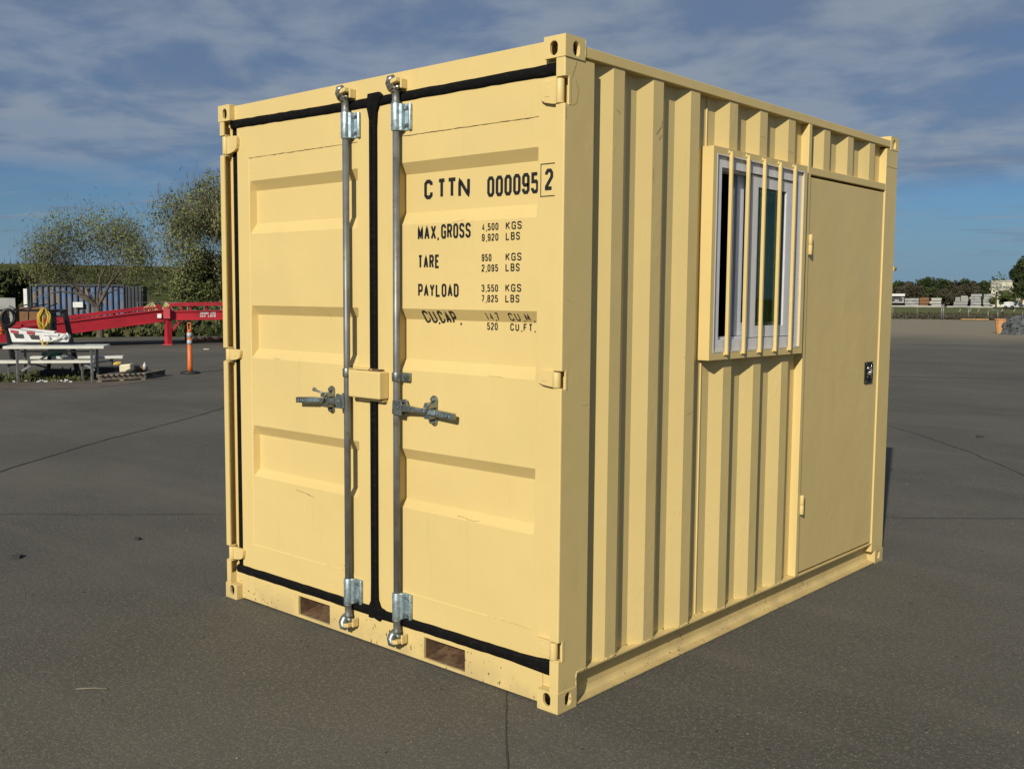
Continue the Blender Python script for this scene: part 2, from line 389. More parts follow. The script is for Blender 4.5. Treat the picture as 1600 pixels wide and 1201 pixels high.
# ------------------------------------------------------------------ ground
gd = MB()
g0 = 1400
gd.add([(-g0,-g0,-.012),(g0,-g0,-.012),(g0,g0,-.012),(-g0,g0,-.012)], [(0,1,2,3)])
struct(gd.build('ground', M['field'], recalc=False))
lotpts = [hz(-900, 545), hz(0, 529.5), hz(60, 529), hz(130, 528), hz(200, 526), hz(270, 524.5), hz(345, 523), hz(500, 516), hz(700, 508), hz(1000, 500), hz(1395, 496.5), hz(1480, 497.5),
          hz(1560, 500), hz(1700, 503), hz(2400, 520)]
poly = [(p.x, p.y, 0) for p in lotpts] + [(60, 20, 0), (50, -40, 0), (-20, -60, 0), (-60, -30, 0)]
yd = MB(); yd.add(poly, [tuple(range(len(poly)))]); yo = yd.build('asphalt_yard', M['asphalt'], recalc=False); struct(yo)
if yo.data.polygons[0].normal.z < 0:
    yo.data.flip_normals()
def crack(pts, wd, mt, seed, name='pavement_crack', wob=0.02):
    r_ = rng(seed); P = [Vector((p[0], p[1], 0)) for p in pts]; mb = MB(); line = []
    for a, b in zip(P, P[1:]):
        n = max(2, int((b-a).length/0.08)); line += [a.lerp(b, i/n) for i in range(n)]
    line.append(P[-1]); vs = []; off = 0
    for i, p in enumerate(line):
        d = (line[min(i+1, len(line)-1)]-line[max(i-1, 0)]).normalized(); nrm = Vector((-d.y, d.x, 0))
        off = off*.85 + r_.uniform(-wob, wob)*.6; wi = wd*r_.uniform(.35, 1.2)
        q = p + nrm*off; vs += [(q.x-nrm.x*wi, q.y-nrm.y*wi, .004), (q.x+nrm.x*wi, q.y+nrm.y*wi, .004)]
    mb.add(vs, [(2*i, 2*i+1, 2*i+3, 2*i+2) for i in range(len(line)-1)])
    o = mb.build(name, mt, recalc=False)
    if o.data.polygons[0].normal.z < 0: o.data.flip_normals()
    struct(o)
crack([hz(-200, 800), hz(0, 737), hz(120, 700), hz(240, 668), hz(352, 636), hz(600, 575)], .014, M['crack'], 1)
crack([hz(791, 1075), hz(789, 1130), hz(791, 1215)], .0035, M['crackpale'], 2, wob=.006)
crack([hz(1370, 660), hz(1425, 676), hz(1500, 702), hz(1600, 742), hz(1750, 800)], .008, M['crack'], 3)
crack([hz(1380, 588.5), hz(1500, 590.5), hz(1700, 593)], .035, M['crack'], 4, wob=.05)
crack([hz(-50, 803), hz(150, 804), hz(345, 803)], .006, M['crackpale'], 5)
crack([hz(1385, 809), hz(1500, 809.5), hz(1640, 811)], .007, M['crackpale'], 6)
crack([hz(290, 586), hz(352, 583), hz(420, 580)], .014, M['crack'], 8)
# small litter lying on the asphalt
def flake(px, py, s, mt, lab, cat, name, seed):
    r_ = rng(seed); p = hz(px, py); mb = MB(); n = 6
    a0 = r_.uniform(0, 6)
    ring = [(p.x+math.cos(a0+i*2*math.pi/n)*s*r_.uniform(.5, 1), p.y+math.sin(a0+i*2*math.pi/n)*s*r_.uniform(.4, .9)) for i in range(n)]
    mb.prism(ring, .001, .012+s*.12); tag(mb.build(name, mt), lab, cat)
flake(322, 546, .13, M['cream'], 'pale torn paper scrap on asphalt right of the orange post', 'litter', 'paper_scrap', 3)
tw = MB(); a, b = hz(119, 1078), hz(168, 1077); tw.tube([(a.x, a.y, .006), ((a.x+b.x)/2, (a.y+b.y)/2+.01, .006), (b.x, b.y, .004)], .0026, 5)
tag(tw.build('dry_straw', M['wood']), 'pale dry straw stalk lying on the asphalt lower left', 'straw')
leafspots = [(24, 871, .05), (215, 843, .03), (1530, 683, .06)]
for i, (px, py, s_) in enumerate(leafspots):
    flake(px, py, s_, M['crack'], ['dark leaf lying on asphalt at far left', 'small dark scrap on asphalt left of the container', 'dark curled scrap on asphalt right of the container'][i], 'litter', 'dark_scrap', 20+i)
# pebbles and grit: nobody could count them
gr = MB(); r_ = rng(77)
for i in range(3400):
    px, py = r_.uniform(-60, 1660), 600 + 600*r_.random()**.8
    p = hz(px, py)
    if -2.45 < p.x < .15 and -.1 < p.y < 3.4: continue
    s_ = r_.uniform(.0012, .0034) * (1.7 if py < 850 else 1) * (1.7 if r_.random() < .06 else 1)
    a = r_.uniform(0, 3)
    vs = [(p.x+math.cos(a+k*2.09)*s_, p.y+math.sin(a+k*2.09)*s_, .0) for k in range(3)] + [(p.x, p.y, s_*r_.uniform(.6, 1.1))]
    gr.add(vs, [(0,1,3),(1,2,3),(2,0,3)], r_.choice((0, 0, 1)))
o = gr.build('grit', [M['crack'], M['stone']], recalc=False); tag(o, 'loose grit and tiny stones strewn over the asphalt', 'grit', kind='stuff')

# ------------------------------------------------------------------ container
W, H, L = 2.304, 2.591, 3.220
box_ = thing('container_office', 'cream yellow steel container converted to an office, doors closed, standing on asphalt', 'container', (-W/2, L/2, 0))
Yl = M['yellow']
def oval(cx, cz, rx, rz, n=24):
    pts = []
    for i in range(n):
        t = 2*math.pi*i/n; c, s_ = math.cos(t), math.sin(t)
        st = max(0, rz-rx)
        pts.append((cx+rx*c, cz+rx*s_+(st if s_ > 0 else -st if s_ < 0 else 0)))
    return pts
def holed_face(mb, fn, u0, u1, v0, v1, cu, cv, ru, rv, depth):
    """rectangular face with an oval hole and a hole wall going inward"""
    n = 24; ov = oval(cu, cv, ru, rv, n); outer = []
    for (x, y) in ov:
        dx, dy = x-cu, y-cv
        tx = ((u1-cu)/dx if dx > 1e-9 else (u0-cu)/dx if dx < -1e-9 else 1e9)
        ty = ((v1-cv)/dy if dy > 1e-9 else (v0-cv)/dy if dy < -1e-9 else 1e9)
        t = min(tx, ty); outer.append((cu+dx*t, cv+dy*t))
    # snap nearest samples to rectangle corners
    for c in ((u0,v0),(u1,v0),(u1,v1),(u0,v1)):
        k = min(range(n), key=lambda i: (outer[i][0]-c[0])**2+(outer[i][1]-c[1])**2); outer[k] = c
    vs = [fn(a, b, 0) for a, b in outer]+[fn(a, b, 0) for a, b in ov]+[fn(a, b, depth) for a, b in ov]
    fs = [(i, (i+1) % n, n+(i+1) % n, n+i) for i in range(n)]+[(n+i, n+(i+1) % n, 2*n+(i+1) % n, 2*n+i) for i in range(n)]
    mb.add(vs, fs)
def casting(xo, sx, yo_, sy, top):
    """xo,yo_: outer corner; sx,sy: direction inward"""
    hgt = .081; z0 = H-hgt if top else 0.0; z1 = z0+hgt; wx, wy = .105, .119
    mb = MB(); zc = (H-.0455) if top else .0455
    fx = lambda u, v, d: (xo+sx*u, yo_+sy*d, v)
    holed_face(mb, fx, 0, wx, z0, z1, .058, zc, .019, .026, .014)
    fy = lambda u, v, d: (xo+sx*d, yo_+sy*u, v)
    holed_face(mb, fy, 0, wy, z0, z1, .065, zc, .019, .026, .014)
    A = (xo+sx*wx, yo_+sy*wy)
    mb.add([(xo,yo_,z1),(A[0],yo_,z1),(A[0],A[1],z1),(xo,A[1],z1)], [(0,1,2,3)])
    mb.add([(xo,yo_,z0),(A[0],yo_,z0),(A[0],A[1],z0),(xo,A[1],z0)], [(0,1,2,3)])
    mb.add([(A[0],yo_,z0),(A[0],A[1],z0),(A[0],A[1],z1),(A[0],yo_,z1)], [(0,1,2,3)])
    mb.add([(xo,A[1],z0),(A[0],A[1],z0),(A[0],A[1],z1),(xo,A[1],z1)], [(0,1,2,3)])
    o = mb.build('corner_casting', Yl, box_, bevel=.003, merge=True)
    return o
for xo, sx in ((0, -1), (-W, 1)):
    for yo_, sy in ((0, 1), (L, -1)):
        for tp in (0, 1): casting(xo, sx, yo_, sy, tp)

HZ = [(.205, .284), (1.271, 1.343), (2.338, 2.440)]          # hinge zones
def post(sgn):
    X = (lambda d: -d) if sgn > 0 else (lambda d: -W+d)        # d = distance in from the outer side
    mb = MB(); rr = .006
    arc = [(.004+rr-rr*math.cos(t), .003+rr-rr*math.sin(t)) for t in [math.pi/2*k/4 for k in range(5)]]      # outer rounded corner
    front = [(.046, .003)] + arc[::-1] + [(.004, .036), (.010, .036), (.010, .0095), (.046, .0095)]
    main = [(.004, .036), (.004, .182), (.066, .182), (.066, .050), (.010, .050), (.010, .036)]
    low = [(.046, .003)] + arc[::-1] + [(.004, .119), (.060, .119), (.060, .05), (.046, .05)]
    P = lambda pl: [(X(a), b) for a, b in pl]
    mb.prism(P(low), .078, .136); mb.prism(P(main), .136, 2.513)
    z = .136
    for a, b in HZ: mb.prism(P(front), z, a); z = b
    mb.prism(P(front), z, 2.513)
    o = mb.build('corner_post', Yl, box_)
    # seal lip behind the post
    ml = MB(); ml.box((X(.050), .045, .14), (X(.0605), .0497, 2.48)); ml.build('post_lip', Yl, box_)
    # lugs, barrels
    for a, b in HZ:
        lg = MB()
        lg.box((X(.0025), .026, a-.002), (X(.0095), .040, b+.002)); lg.box((X(.008), .010, a-.004), (X(.050), .036, a+.004)); lg.box((X(.008), .010, b-.004), (X(.050), .036, b+.004))
        lg.build('hinge_lug', Yl, box_, bevel=.0015)
post(1); post(-1)
# far posts
fp = MB(); fp.box((-.002, 3.045, .08), (-.11, 3.217, 2.513)); fp.build('corner_post', Yl, box_, bevel=.004)
fp = MB(); fp.box((-W+.002, 3.045, .08), (-W+.11, 3.217, 2.513)); fp.build('corner_post', Yl, box_, bevel=.004)
# header
hd = MB(); hd.plate([-W+.10, -.10], [2.478, 2.584], set(), .030, .09, lambda u, v, w_: (u, w_, v))
hd.box((-W+.0605, .051, 2.47), (-.0605, .12, 2.51)); hd.box((-W+.047, .031, 2.478), (-W+.0995, .09, 2.509)); hd.box((-.047, .031, 2.478), (-.0995, .09, 2.509))
hd.build('door_header', Yl, box_, bevel=.003)
# sill with fork pockets
xs = [-W+.106, -1.705, -1.454, -.790, -.537, -.106]; zs = [.010, .024, .120, .150]
si = MB(); si.plate(xs, zs, {(1, 1), (3, 1)}, .033, .045, lambda u, v, w_: (u, w_, v))
si.box((-W+.108, .046, .122), (-.108, .15, .149)); si.box((-W+.047, .035, .0815), (-W+.1055, .06, .150)); si.box((-.047, .035, .0815), (-.1055, .06, .150))
si.build('door_sill', Yl, box_, bevel=.002)
for a, b in ((-1.705, -1.454), (-.790, -.537)):
    fk = MB(); z0, z1, y0, y1 = .021, .1215, .046, 1.1
    fk.add([(a,y0,z0),(b,y0,z0),(b,y1,z0),(a,y1,z0)], [(0,1,2,3)]); fk.add([(a,y0,z1),(b,y0,z1),(b,y1,z1),(a,y1,z1)], [(3,2,1,0)])
    fk.add([(a,y0,z0),(a,y1,z0),(a,y1,z1),(a,y0,z1)], [(0,1,2,3)]); fk.add([(b,y0,z0),(b,y1,z0),(b,y1,z1),(b,y0,z1)], [(3,2,1,0)])
    # jagged torch cut ledge
    r_ = rng(int(-a*100)); n = 26; vs = []
    for i in range(n+1):
        x = a+(b-a)*i/n; vs += [(x, .052, z0+.001), (x, .20+.02*math.sin(i*2.1)+r_.uniform(-.012, .012), z0+.028+r_.uniform(-.004, .004))]
    fk.add(vs, [(2*i, 2*i+2, 2*i+3, 2*i+1) for i in range(n)])
    fk.build('fork_pocket', M['rust'], box_, recalc=False)
    lp = MB(); lp.box((a+.003, .046, .012), (b-.003, .085, .020)); lp.build('pocket_lip', Yl, box_)
# floor, roof, far wall, hidden wall, lining
ro = MB(); ro.box((-W+.03, .09, 2.535), (-.03, 3.19, 2.548)); ro.build('roof', Yl, box_)
fl = MB(); fl.box((-W+.10, .10, .11), (-.10, 3.10, .14)); fl.box((-W+.10, 1.12, .02), (-.10, 3.10, .105)); fl.build('floor', M['lining'], box_)
# corrugated sheet helper (along +y at wall x); flat depth 36 mm
def corr_profile(y0, y1, starts):
    """starts: y of each outer flat start; returns polyline (y, depth)"""
    pts = [(y0, .044)]
    for s_ in starts:
        for y, d in ((s_-.071, .044), (s_, .008), (s_+.074, .008), (s_+.141, .044)):
            if y0 < y < y1 and y > pts[-1][0]+.002: pts.append((y, d))
    pts.append((y1, pts[-1][1] if pts[-1][1] == .044 else .044)); return pts
def corr(mb, prof, z0, z1, X):
    nz = max(1, int((z1-z0)/.25))
    for k in range(nz):
        a, b = z0+(z1-z0)*k/nz, z0+(z1-z0)*(k+1)/nz
        vs = []
        for y, d in prof: vs += [(X(d), y, a), (X(d), y, b)]
        mb.add(vs, [(2*i, 2*i+2, 2*i+3, 2*i+1) for i in range(len(prof)-1)])
    vs = []
    for y, d in prof: vs += [(X(d+.003), y, z0), (X(d+.003), y, z1)]
    mb.add(vs, [(2*i, 2*i+1, 2*i+3, 2*i+2) for i in range(len(prof)-1)])
XR = lambda d: -d
XL = lambda d: -W+d
ST = [.313, .593, .882, 1.216, 1.505, 1.800]
sh = MB(); corr(sh, corr_profile(.16, 1.072, ST[:3]), .140, 2.540, XR); sh.build('side_sheet', Yl, box_, recalc=False)
sh = MB(); corr(sh, corr_profile(1.072, 2.018, ST[3:]), .140, 1.40, XR); sh.build('side_sheet', Yl, box_, recalc=False)
sh = MB(); corr(sh, corr_profile(1.072, 2.018, ST[3:]), 2.25, 2.540, XR); sh.build('side_sheet', Yl, box_, recalc=False)
sh = MB(); corr(sh, corr_profile(2.045, 3.05, [2.209, 2.510, 2.809]), 2.285, 2.540, XR); sh.build('side_sheet', Yl, box_, recalc=False)
sh = MB(); corr(sh, corr_profile(.16, 3.06, [.31+.288*i for i in range(10)]), .140, 2.540, XL); sh.build('side_sheet', Yl, box_, recalc=False)
sm = MB(); sm.box((-.0385, 1.066, .142), (-.0445, 1.0745, 2.535)); sm.build('sheet_seam', Yl, box_, bevel=.002)
ew = MB()
vs = []; prof = [(-W+.1, 3.19)]; x = -W+.12
while x < -.25:
    prof += [(x, 3.19), (x+.05, 3.155), (x+.12, 3.155), (x+.17, 3.19)]; x += .25
prof.append((-.1, 3.19))
for a, b in prof: vs += [(a, b, .1), (a, b, 2.54)]
ew.add(vs, [(2*i, 2*i+2, 2*i+3, 2*i+1) for i in range(len(prof)-1)]); ew.build('end_wall', Yl, box_, recalc=False)
# little bracket on the end wall that shows past the far corner
eb = MB(); eb.tube([(-.03, 3.2, 1.81), (-.01, 3.262, 1.81)], .014, 10); eb.box((.0, 3.218, 1.797), (-.03, 3.232, 1.823)); eb.build('end_lug', Yl, box_)
# rails
for X in (XR, XL):
    tr = MB(); tr.box((X(.002), .119, 2.524), (X(.062), 3.101, 2.565)); tr.box((X(.0615), .119, 2.53), (X(.08), 3.101, 2.5655)); tr.build('top_rail', Yl, box_, bevel=.003)
    br = MB()
    c = [(X(.004), .1365), (X(.090), .1365), (X(.090), .1305), (X(.060), .1305), (X(.060), .004), (X(.004), .004), (X(.004), .0095), (X(.038), .0125), (X(.048), .022), (X(.0525), .034), (X(.0525), .1225), (X(.048), .1295), (X(.004), .1300)]
    br.prism(c, .1195, 3.100, 'y'); br.build('bottom_rail', Yl, box_)
hdr = MB(); hdr.box((-.105, 3.105, 2.50), (-W+.105, 3.20, 2.56)); hdr.build('end_header', Yl, box_)
es = MB(); es.box((-.105, 3.105, .012), (-W+.105, 3.20, .14)); es.build('end_sill', Yl, box_)
# weld bead lines
wb = MB(); r_ = rng(4)
def bead(p, q, rad=.0022, step=.007):
    p, q = Vector(p), Vector(q); n = max(2, int((q-p).length/step))
    wb.tube([p.lerp(q, i/n)+Vector((r_.uniform(-1, 1), r_.uniform(-1, 1), r_.uniform(-1, 1)))*.0012 for i in range(n+1)], [rad*r_.uniform(.6, 1.4) for _ in range(n+1)], 5)
bead((-.0035, .004, .0795), (-.0035, .118, .0795)); bead((-.0035, .004, 2.5115), (-.0035, .118, 2.5115)); bead((-.046, .0035, 2.5115), (-.004, .003, 2.5115)); bead((-.046, .003, .0795), (-.004, .003, .0795))
bead((-.0035, .119, .08), (-.0035, .119, .134)); bead((-.003, .12, .1375), (-.003, .185, .1375)); bead((-.002, .121, 2.523), (-.002, .121, 2.585), .003)
bead((-.003, 3.046, 2.512), (-.003, 3.215, 2.512))
for z in (2.41, ): bead((-.001, 3.05, z), (-.001, 3.21, z), .0012)
build_each(wb, 'weld_bead', Yl, box_)
# welds at foot of corrugation: ragged bead along the profile
wb = MB(); r_ = rng(9)
for prof in (corr_profile(.19, 1.072, ST[:3]), corr_profile(1.072, 2.012, ST[3:])):
    for (ya, da), (yb, db) in zip(prof, prof[1:]):
        bead((-da+.002, ya, .138), (-db+.002, yb, .138), .0035, .012)
build_each(wb, 'weld_bead', Yl, box_)
# scraped rust patch at the foot of the sheet
rp = MB(); r_ = rng(31)
for i in range(26):
    y, z = 1.55+r_.uniform(-.05, .05), .139; x = -.0425+r_.uniform(-.001, .003)
    s_ = r_.uniform(.004, .012); h_ = r_.uniform(.008, .03)
    rp.add([(x+.002, y-s_, z), (x+.002, y+s_, z), (x+.001, y+r_.uniform(-.5, .5)*s_, z+h_)], [(0, 1, 2)])
rp.build('rust_patch', M['rust'], box_, recalc=False)

# ---- cargo doors
DY = .035
BANDS = [(2.197, 2.150, 1.984, 1.930), (1.567, 1.520, 1.345, 1.297), (.947, .896, .716, .680)]
BD = .036
def zdepth(z):
    for a, b, c, d in BANDS:
        if d <= z <= a:
            if z > b: return BD*(a-z)/(a-b)
            if z < c: return BD*(z-d)/(c-d)
            return BD
    return 0.0
def make_door(x0, x1, sx0, sx1, wz0, wz1):
    """x0..x1 door leaf, sx0..sx1 pressed sheet between weld seams"""
    root = MB(); e = .007; g = .0035
    rx0, rx1 = sx0+.006, sx1-.003
    xs_ = sorted(set([x0, sx0-g, sx0, sx0+.001, rx0, rx0+e, rx1-e, rx1, sx1-.001, sx1+.001, sx1+g, x1] + list(np.linspace(rx0+e, rx1-e, 9)[1:-1])))
    zl = [.176, wz0-g, wz0, wz1, wz1+g, 2.475]
    for a, b, c, d in BANDS: zl += [a, b, c, d]+[b+(c-b)*k/3 for k in (1, 2)]
    zl += [2.25, .5, 1.1, 1.2, 1.7, 1.8]
    zs_ = sorted(set(zl))
    def dep(x, z):
        if x < sx0-1e-6 or x > sx1+1e-6: return 0.0
        sheet = .0018 if (wz0-1e-6 <= z <= wz1+1e-6) else 0.0
        zd = zdepth(z)
        if x <= rx0 or x >= rx1: zd = 0
        elif x < rx0+e-1e-6 or x > rx1-e+1e-6: zd = 0 if (x <= rx0+1e-6 or x >= rx1-1e-6) else zd
        return sheet+zd
    vs = [(x, DY+dep(x, z), z) for z in zs_ for x in xs_]; n = len(xs_)
    fs = [(j*n+i, j*n+i+1, (j+1)*n+i+1, (j+1)*n+i) for j in range(len(zs_)-1) for i in range(n-1)]
    root.add(vs, fs)
    m_, nz = n, len(zs_); back = .095
    # side returns
    for i in (0, n-1):
        x = xs_[i]; root.add([(x,DY,zs_[0]),(x,DY,zs_[-1]),(x,back,zs_[-1]),(x,back,zs_[0])], [(0,1,2,3)])
    root.add([(x0,DY,zs_[0]),(x1,DY,zs_[0]),(x1,back,zs_[0]),(x0,back,zs_[0])], [(0,1,2,3)])
    root.add([(x0,DY,zs_[-1]),(x1,DY,zs_[-1]),(x1,back,zs_[-1]),(x0,back,zs_[-1])], [(0,1,2,3)])
    root.add([(x0,back,zs_[0]),(x1,back,zs_[0]),(x1,back,zs_[-1]),(x0,back,zs_[-1])], [(3,2,1,0)])
    return root.build('cargo_door', Yl, box_, merge=True)
doorL = make_door(-2.189, -1.134, -2.088, -1.229, .318, 2.311)
doorR = make_door(-1.094, -.052, -.965, -.155, .300, 2.309)
# thin dark cracks along welds
sc = MB(); r_ = rng(12)
def seam(p, q, parent_mb, wd=.0016):
    p, q = Vector(p), Vector(q); n = max(3, int((q-p).length/.02)); vs = []
    for i in range(n+1):
        c_ = p.lerp(q, i/n); wv = wd*r_.uniform(.1, 1.0); j_ = r_.uniform(-.0015, .0015)
        ud = Vector((0, 0, 1)) if abs((q-p).z) < abs((q-p).x) else Vector((1, 0, 0))
        vs += [c_+ud*(j_-wv), c_+ud*(j_+wv)]
    parent_mb.add(vs, [(2*i, 2*i+1, 2*i+3, 2*i+2) for i in range(n)])
for dr, xa, xb, zt, zb in ((doorL, -2.088, -1.229, 2.313, .316), (doorR, -.965, -.155, 2.311, .298)):
    sc = MB(); seam((xa, DY-.0006, zt), (xb, DY-.0006, zt), sc); 
    seam((xb-.25, DY-.0006, zb), (xb, DY-.0006, zb), sc, .0008); build_each(sc, 'weld_seam', M['seamrust'], dr, recalc=False)
    # lumps of weld spatter under the bands
# ---- gaskets
def gasket_h(pts, parent, name='door_gasket'):
    """pts: list of (x, ztop, zbot) ; rounded black strip across the door"""
    mb = MB(); vs = []; k = 7
    for x, zt, zb in pts:
        for j in range(k):
            t = math.pi*j/(k-1); zc = (zt+zb)/2; h = (zt-zb)/2
            vs.append((x, .036-.013*math.sin(t)**.6, zc+h*math.cos(t)))
    mb.add(vs, [(i*k+j, i*k+j+1, (i+1)*k+j+1, (i+1)*k+j) for i in range(len(pts)-1) for j in range(k-1)], smooth=True)
    return mb.build(name, M['rubber'], parent, recalc=False)
def wavy(x0, x1, f, n, seed):
    r_ = rng(seed); o = []
    for i in range(n+1):
        x = x0+(x1-x0)*i/n; a, b = f((x-x0)/(x1-x0)); o.append((x, a+r_.uniform(-.0015, .0015), b+r_.uniform(-.0015, .0015)))
    return o
lerp = lambda a, b, t: a+(b-a)*t
gasket_h(wavy(-2.233, -1.11, lambda t: (lerp(2.517, 2.500, t), lerp(2.473, 2.457, t)), 24, 1), doorL)
gasket_h(wavy(-1.11, -.046, lambda t: (lerp(2.500, 2.500, t), lerp(2.457, 2.451, t)+.004*math.sin(t*3)), 24, 2), doorR)
gasket_h(wavy(-2.233, -1.11, lambda t: (lerp(.186, .186, t), lerp(.141, .138, t)), 24, 3), doorL)
gasket_h(wavy(-1.11, -.046, lambda t: (lerp(.184, .186, t)+max(0, t-.85)*.08, lerp(.136, .139, t)-max(0, t-.75)*.04), 24, 4), doorR)
lg = MB(); lg.box((-2.2430, .0465, .15), (-2.1935, .075, 2.49)); lg.build('side_gasket', M['rubber'], doorL)
cg = MB()
prof = [(-1.150, .132), (-1.150, .190), (-1.135, .215), (-1.133, .30), (-1.134, 2.40), (-1.142, 2.43), (-1.150, 2.455), (-1.143, 2.515), (-1.068, 2.516), (-1.045, 2.498), (-1.072, 2.463), (-1.088, 2.43), (-1.093, 2.36), (-1.094, .30), (-1.092, .225), (-1.075, .192), (-1.045, .185), (-1.045, .146), (-1.066, .142), (-1.076, .128), (-1.115, .138)]
cg.prism(prof, .017, .040, 'y'); cg.build('centre_gasket', M['rubber'], doorR, bevel=.005)
# ridge between the two lips
cr = MB(); cr.box((-1.1155, .0145, .2), (-1.1125, .018, 2.46)); cr.build('gasket_lip', M['rubber'], doorR)
# ---- hinges
def hinges(sgn, door):
    X = (lambda d: -d) if sgn > 0 else (lambda d: -W+d)
    for a, b in HZ:
        mb = MB(); h = b-a
        a_, b_ = a+.006, b-.006
        pl = [(X(.132), a_+h*.22), (X(.138), a_+h*.45), (X(.138), b_-h*.12), (X(.128), b_-h*.02), (X(.052), b_), (X(.052), a_), (X(.075), a_+.002), (X(.112), a_+h*.10)]
        mb.prism(pl, .016, .034, 'y')
        mb.prism([(X(.112), a_+h*.30), (X(.112), b_-h*.22), (X(.086), b_-h*.22), (X(.086), a_+h*.30)], .0145, .018, 'y')
        mb.build('hinge_blade', Yl, door, bevel=.004, seg=3)
        bb = MB(); bb.tube([(X(.038), .018, a_), (X(.038), .018, b_)], .0165, 16); bb.build('hinge_barrel', Yl, door, bevel=.0015)
hinges(1, doorR); hinges(-1, doorL)
# ---- lock bars
def lock_gear(xc, door, hs, zh):
    yc, r0 = .005, .0155
    mb = MB(); mb.tube([(xc, yc, .13), (xc, yc, 2.46)], r0, 20); mb.build('lock_bar', M['bar'], door)
    for top in (0, 1):
        g = MB(); Z = (lambda z: z) if top else (lambda z: H-z)
        zb, zt = (2.330, 2.447)
        # sleeve
        sleeve = [Z(zb), Z(zt)]; lo, hi = min(sleeve), max(sleeve)
        if not top: lo, hi = .176, .297
        g.tube([(xc, yc, lo), (xc, yc, hi)], .0215, 20)
        # folded flange on the door with rounded outer lip
        g.prism([(xc+.012, -.006), (xc+.030, .012), (xc+.033, .030), (xc+.068, .030), (xc+.068, .0345), (xc+.012, .0345)], lo+.002, hi-.002)
        g.tube([(xc+.066, .026, lo+.003), (xc+.066, .026, hi-.003)], .0085, 10)
        g.build('bar_bracket', M['galv'] if top else M['galvdark'] if xc < -9 else M['galv'], door, bevel=.002)
        bo = MB()
        for zz_ in (lo+.022, hi-.022):
            bo.tube([(xc+.058, .030, zz_), (xc+.058, .014, zz_)], .0075, 8); bo.tube([(xc+.04, .03, zz_), (xc+.04, .02, zz_)], .006, 8)
            bo.tube([(xc-.0112, -.0088, zz_), (xc-.0137, -.0122, zz_)], .0038, 8, mi=1)  # black studs: the dark of bracket holes put into their colour
        build_each(bo, 'bracket_bolt_and_hole', [M['galvdark'], M['blackhole']], door)
        # neck
        nk = MB()
        if top: nk.tube([(xc, yc, hi), (xc, yc, hi+.004), (xc, yc, hi+.008), (xc, yc, hi+.045), (xc, yc, hi+.05), (xc, yc, hi+.062)], [.0205, .0205, .0172, .0172, .021, .019], 18)
        else: nk.tube([(xc, yc, lo), (xc, yc, lo-.006), (xc, yc, lo-.012), (xc, yc, lo-.05), (xc, yc, lo-.056), (xc, yc, lo-.07)], [.022, .022, .0172, .0172, .0205, .018], 18)
        nk.build('bar_neck', M['bar'], door)
        s_ = 1 if top else -1; zc = (2.528 if top else .088)
        cm = MB()
        # cam: lobed hook gripping the keeper
        cm.tube([(xc-.004, 0, zc-.030*s_), (xc-.010, -.010, zc-.016*s_), (xc-.012, -.020, zc+.002*s_), (xc-.004, -.024, zc+.018*s_), (xc+.014, -.018, zc+.026*s_)], [.018, .021, .020, .017, .010], 14)
        cm.tube([(xc+.004, 0, zc-.024*s_), (xc+.022, -.008, zc-.016*s_), (xc+.032, .004, zc-.012*s_)], [.013, .011, .008], 12)
        cm.tube([(xc+.018, -.004, zc+.014*s_), (xc+.020, -.024, zc+.018*s_)], [.010, .007], 10)
        cm.build('bar_cam', M['cam'] if top else M['galvdark'], door)
        kp = MB()
        kp.obox((xc+.020, -.004, zc+.008*s_), (.019, 0, .004), (0, .028, 0), (-.001, 0, .0095))
        kp.obox((xc+.040, .012, zc-.002*s_), (.005, 0, 0), (0, .018, 0), (0, 0, .021))
        kp.obox((xc-.032, .013, zc+.004*s_), (.007, 0, 0), (0, .017, 0), (0, 0, .024))
        build_each(kp, 'cam_keeper', Yl, box_, bevel=.004, seg=3)
    # guide ring in the middle
    rg = MB(); rg.tube([(xc, yc, 1.247), (xc, yc, 1.287)], .0205, 18); rg.box((xc+.012, .018, 1.249), (xc+.066, .0345, 1.286))
    rg.box((xc-.0225, -.004, 1.252), (xc-.010, .0345, 1.283))
    rg.tube([(xc+.046, .02, 1.267), (xc+.046, .010, 1.267)], .008, 8); rg.tube([(xc+.058, .02, 1.262), (xc+.058, .012, 1.262)], .006, 8)
    rg.build('guide_ring', M['galvdark'], door, bevel=.0015)
    # handle hub
    d = hs
    hb = MB()
    hb.prism([(xc+d*(-.004), zh-.030), (xc+d*.052, zh-.034), (xc+d*.060, zh+.012), (xc+d*.048, zh+.036), (xc+d*.0, zh+.030)], -.020, -.012, 'y')
    hb.prism([(xc+d*(-.004), zh-.030), (xc+d*.052, zh-.034), (xc+d*.060, zh+.012), (xc+d*.048, zh+.036), (xc+d*.0, zh+.030)], .014, .022, 'y')
    hb.tube([(xc+d*.034, -.024, zh), (xc+d*.034, .028, zh)], .007, 10)
    hb.build('handle_hub', M['galvdark'], door, bevel=.002)
    # handle arm, widening flat in the middle, round grip at the end
    hd_ = MB(); seg = []
    for t_, hh, tt in ((.020, .017, .010), (.060, .016, .009), (.10, .013, .009), (.15, .010, .009), (.19, .012, .007), (.23, .014, .007)):
        seg.append((xc+d*t_, zh-.034*t_ if d < 0 else zh-.02*t_, hh, tt))
    vs = []
    for x, z, hh, tt in seg: vs += [(x, -.004-tt, z-hh), (x, -.004-tt, z+hh), (x, -.004+tt, z+hh), (x, -.004+tt, z-hh)]
    fs = [(4*i+j, 4*i+(j+1) % 4, 4*i+4+(j+1) % 4, 4*i+4+j) for i in range(len(seg)-1) for j in range(4)]+[(0, 3, 2, 1), (len(vs)-4, len(vs)-3, len(vs)-2, len(vs)-1)]
    hd_.add(vs, fs)
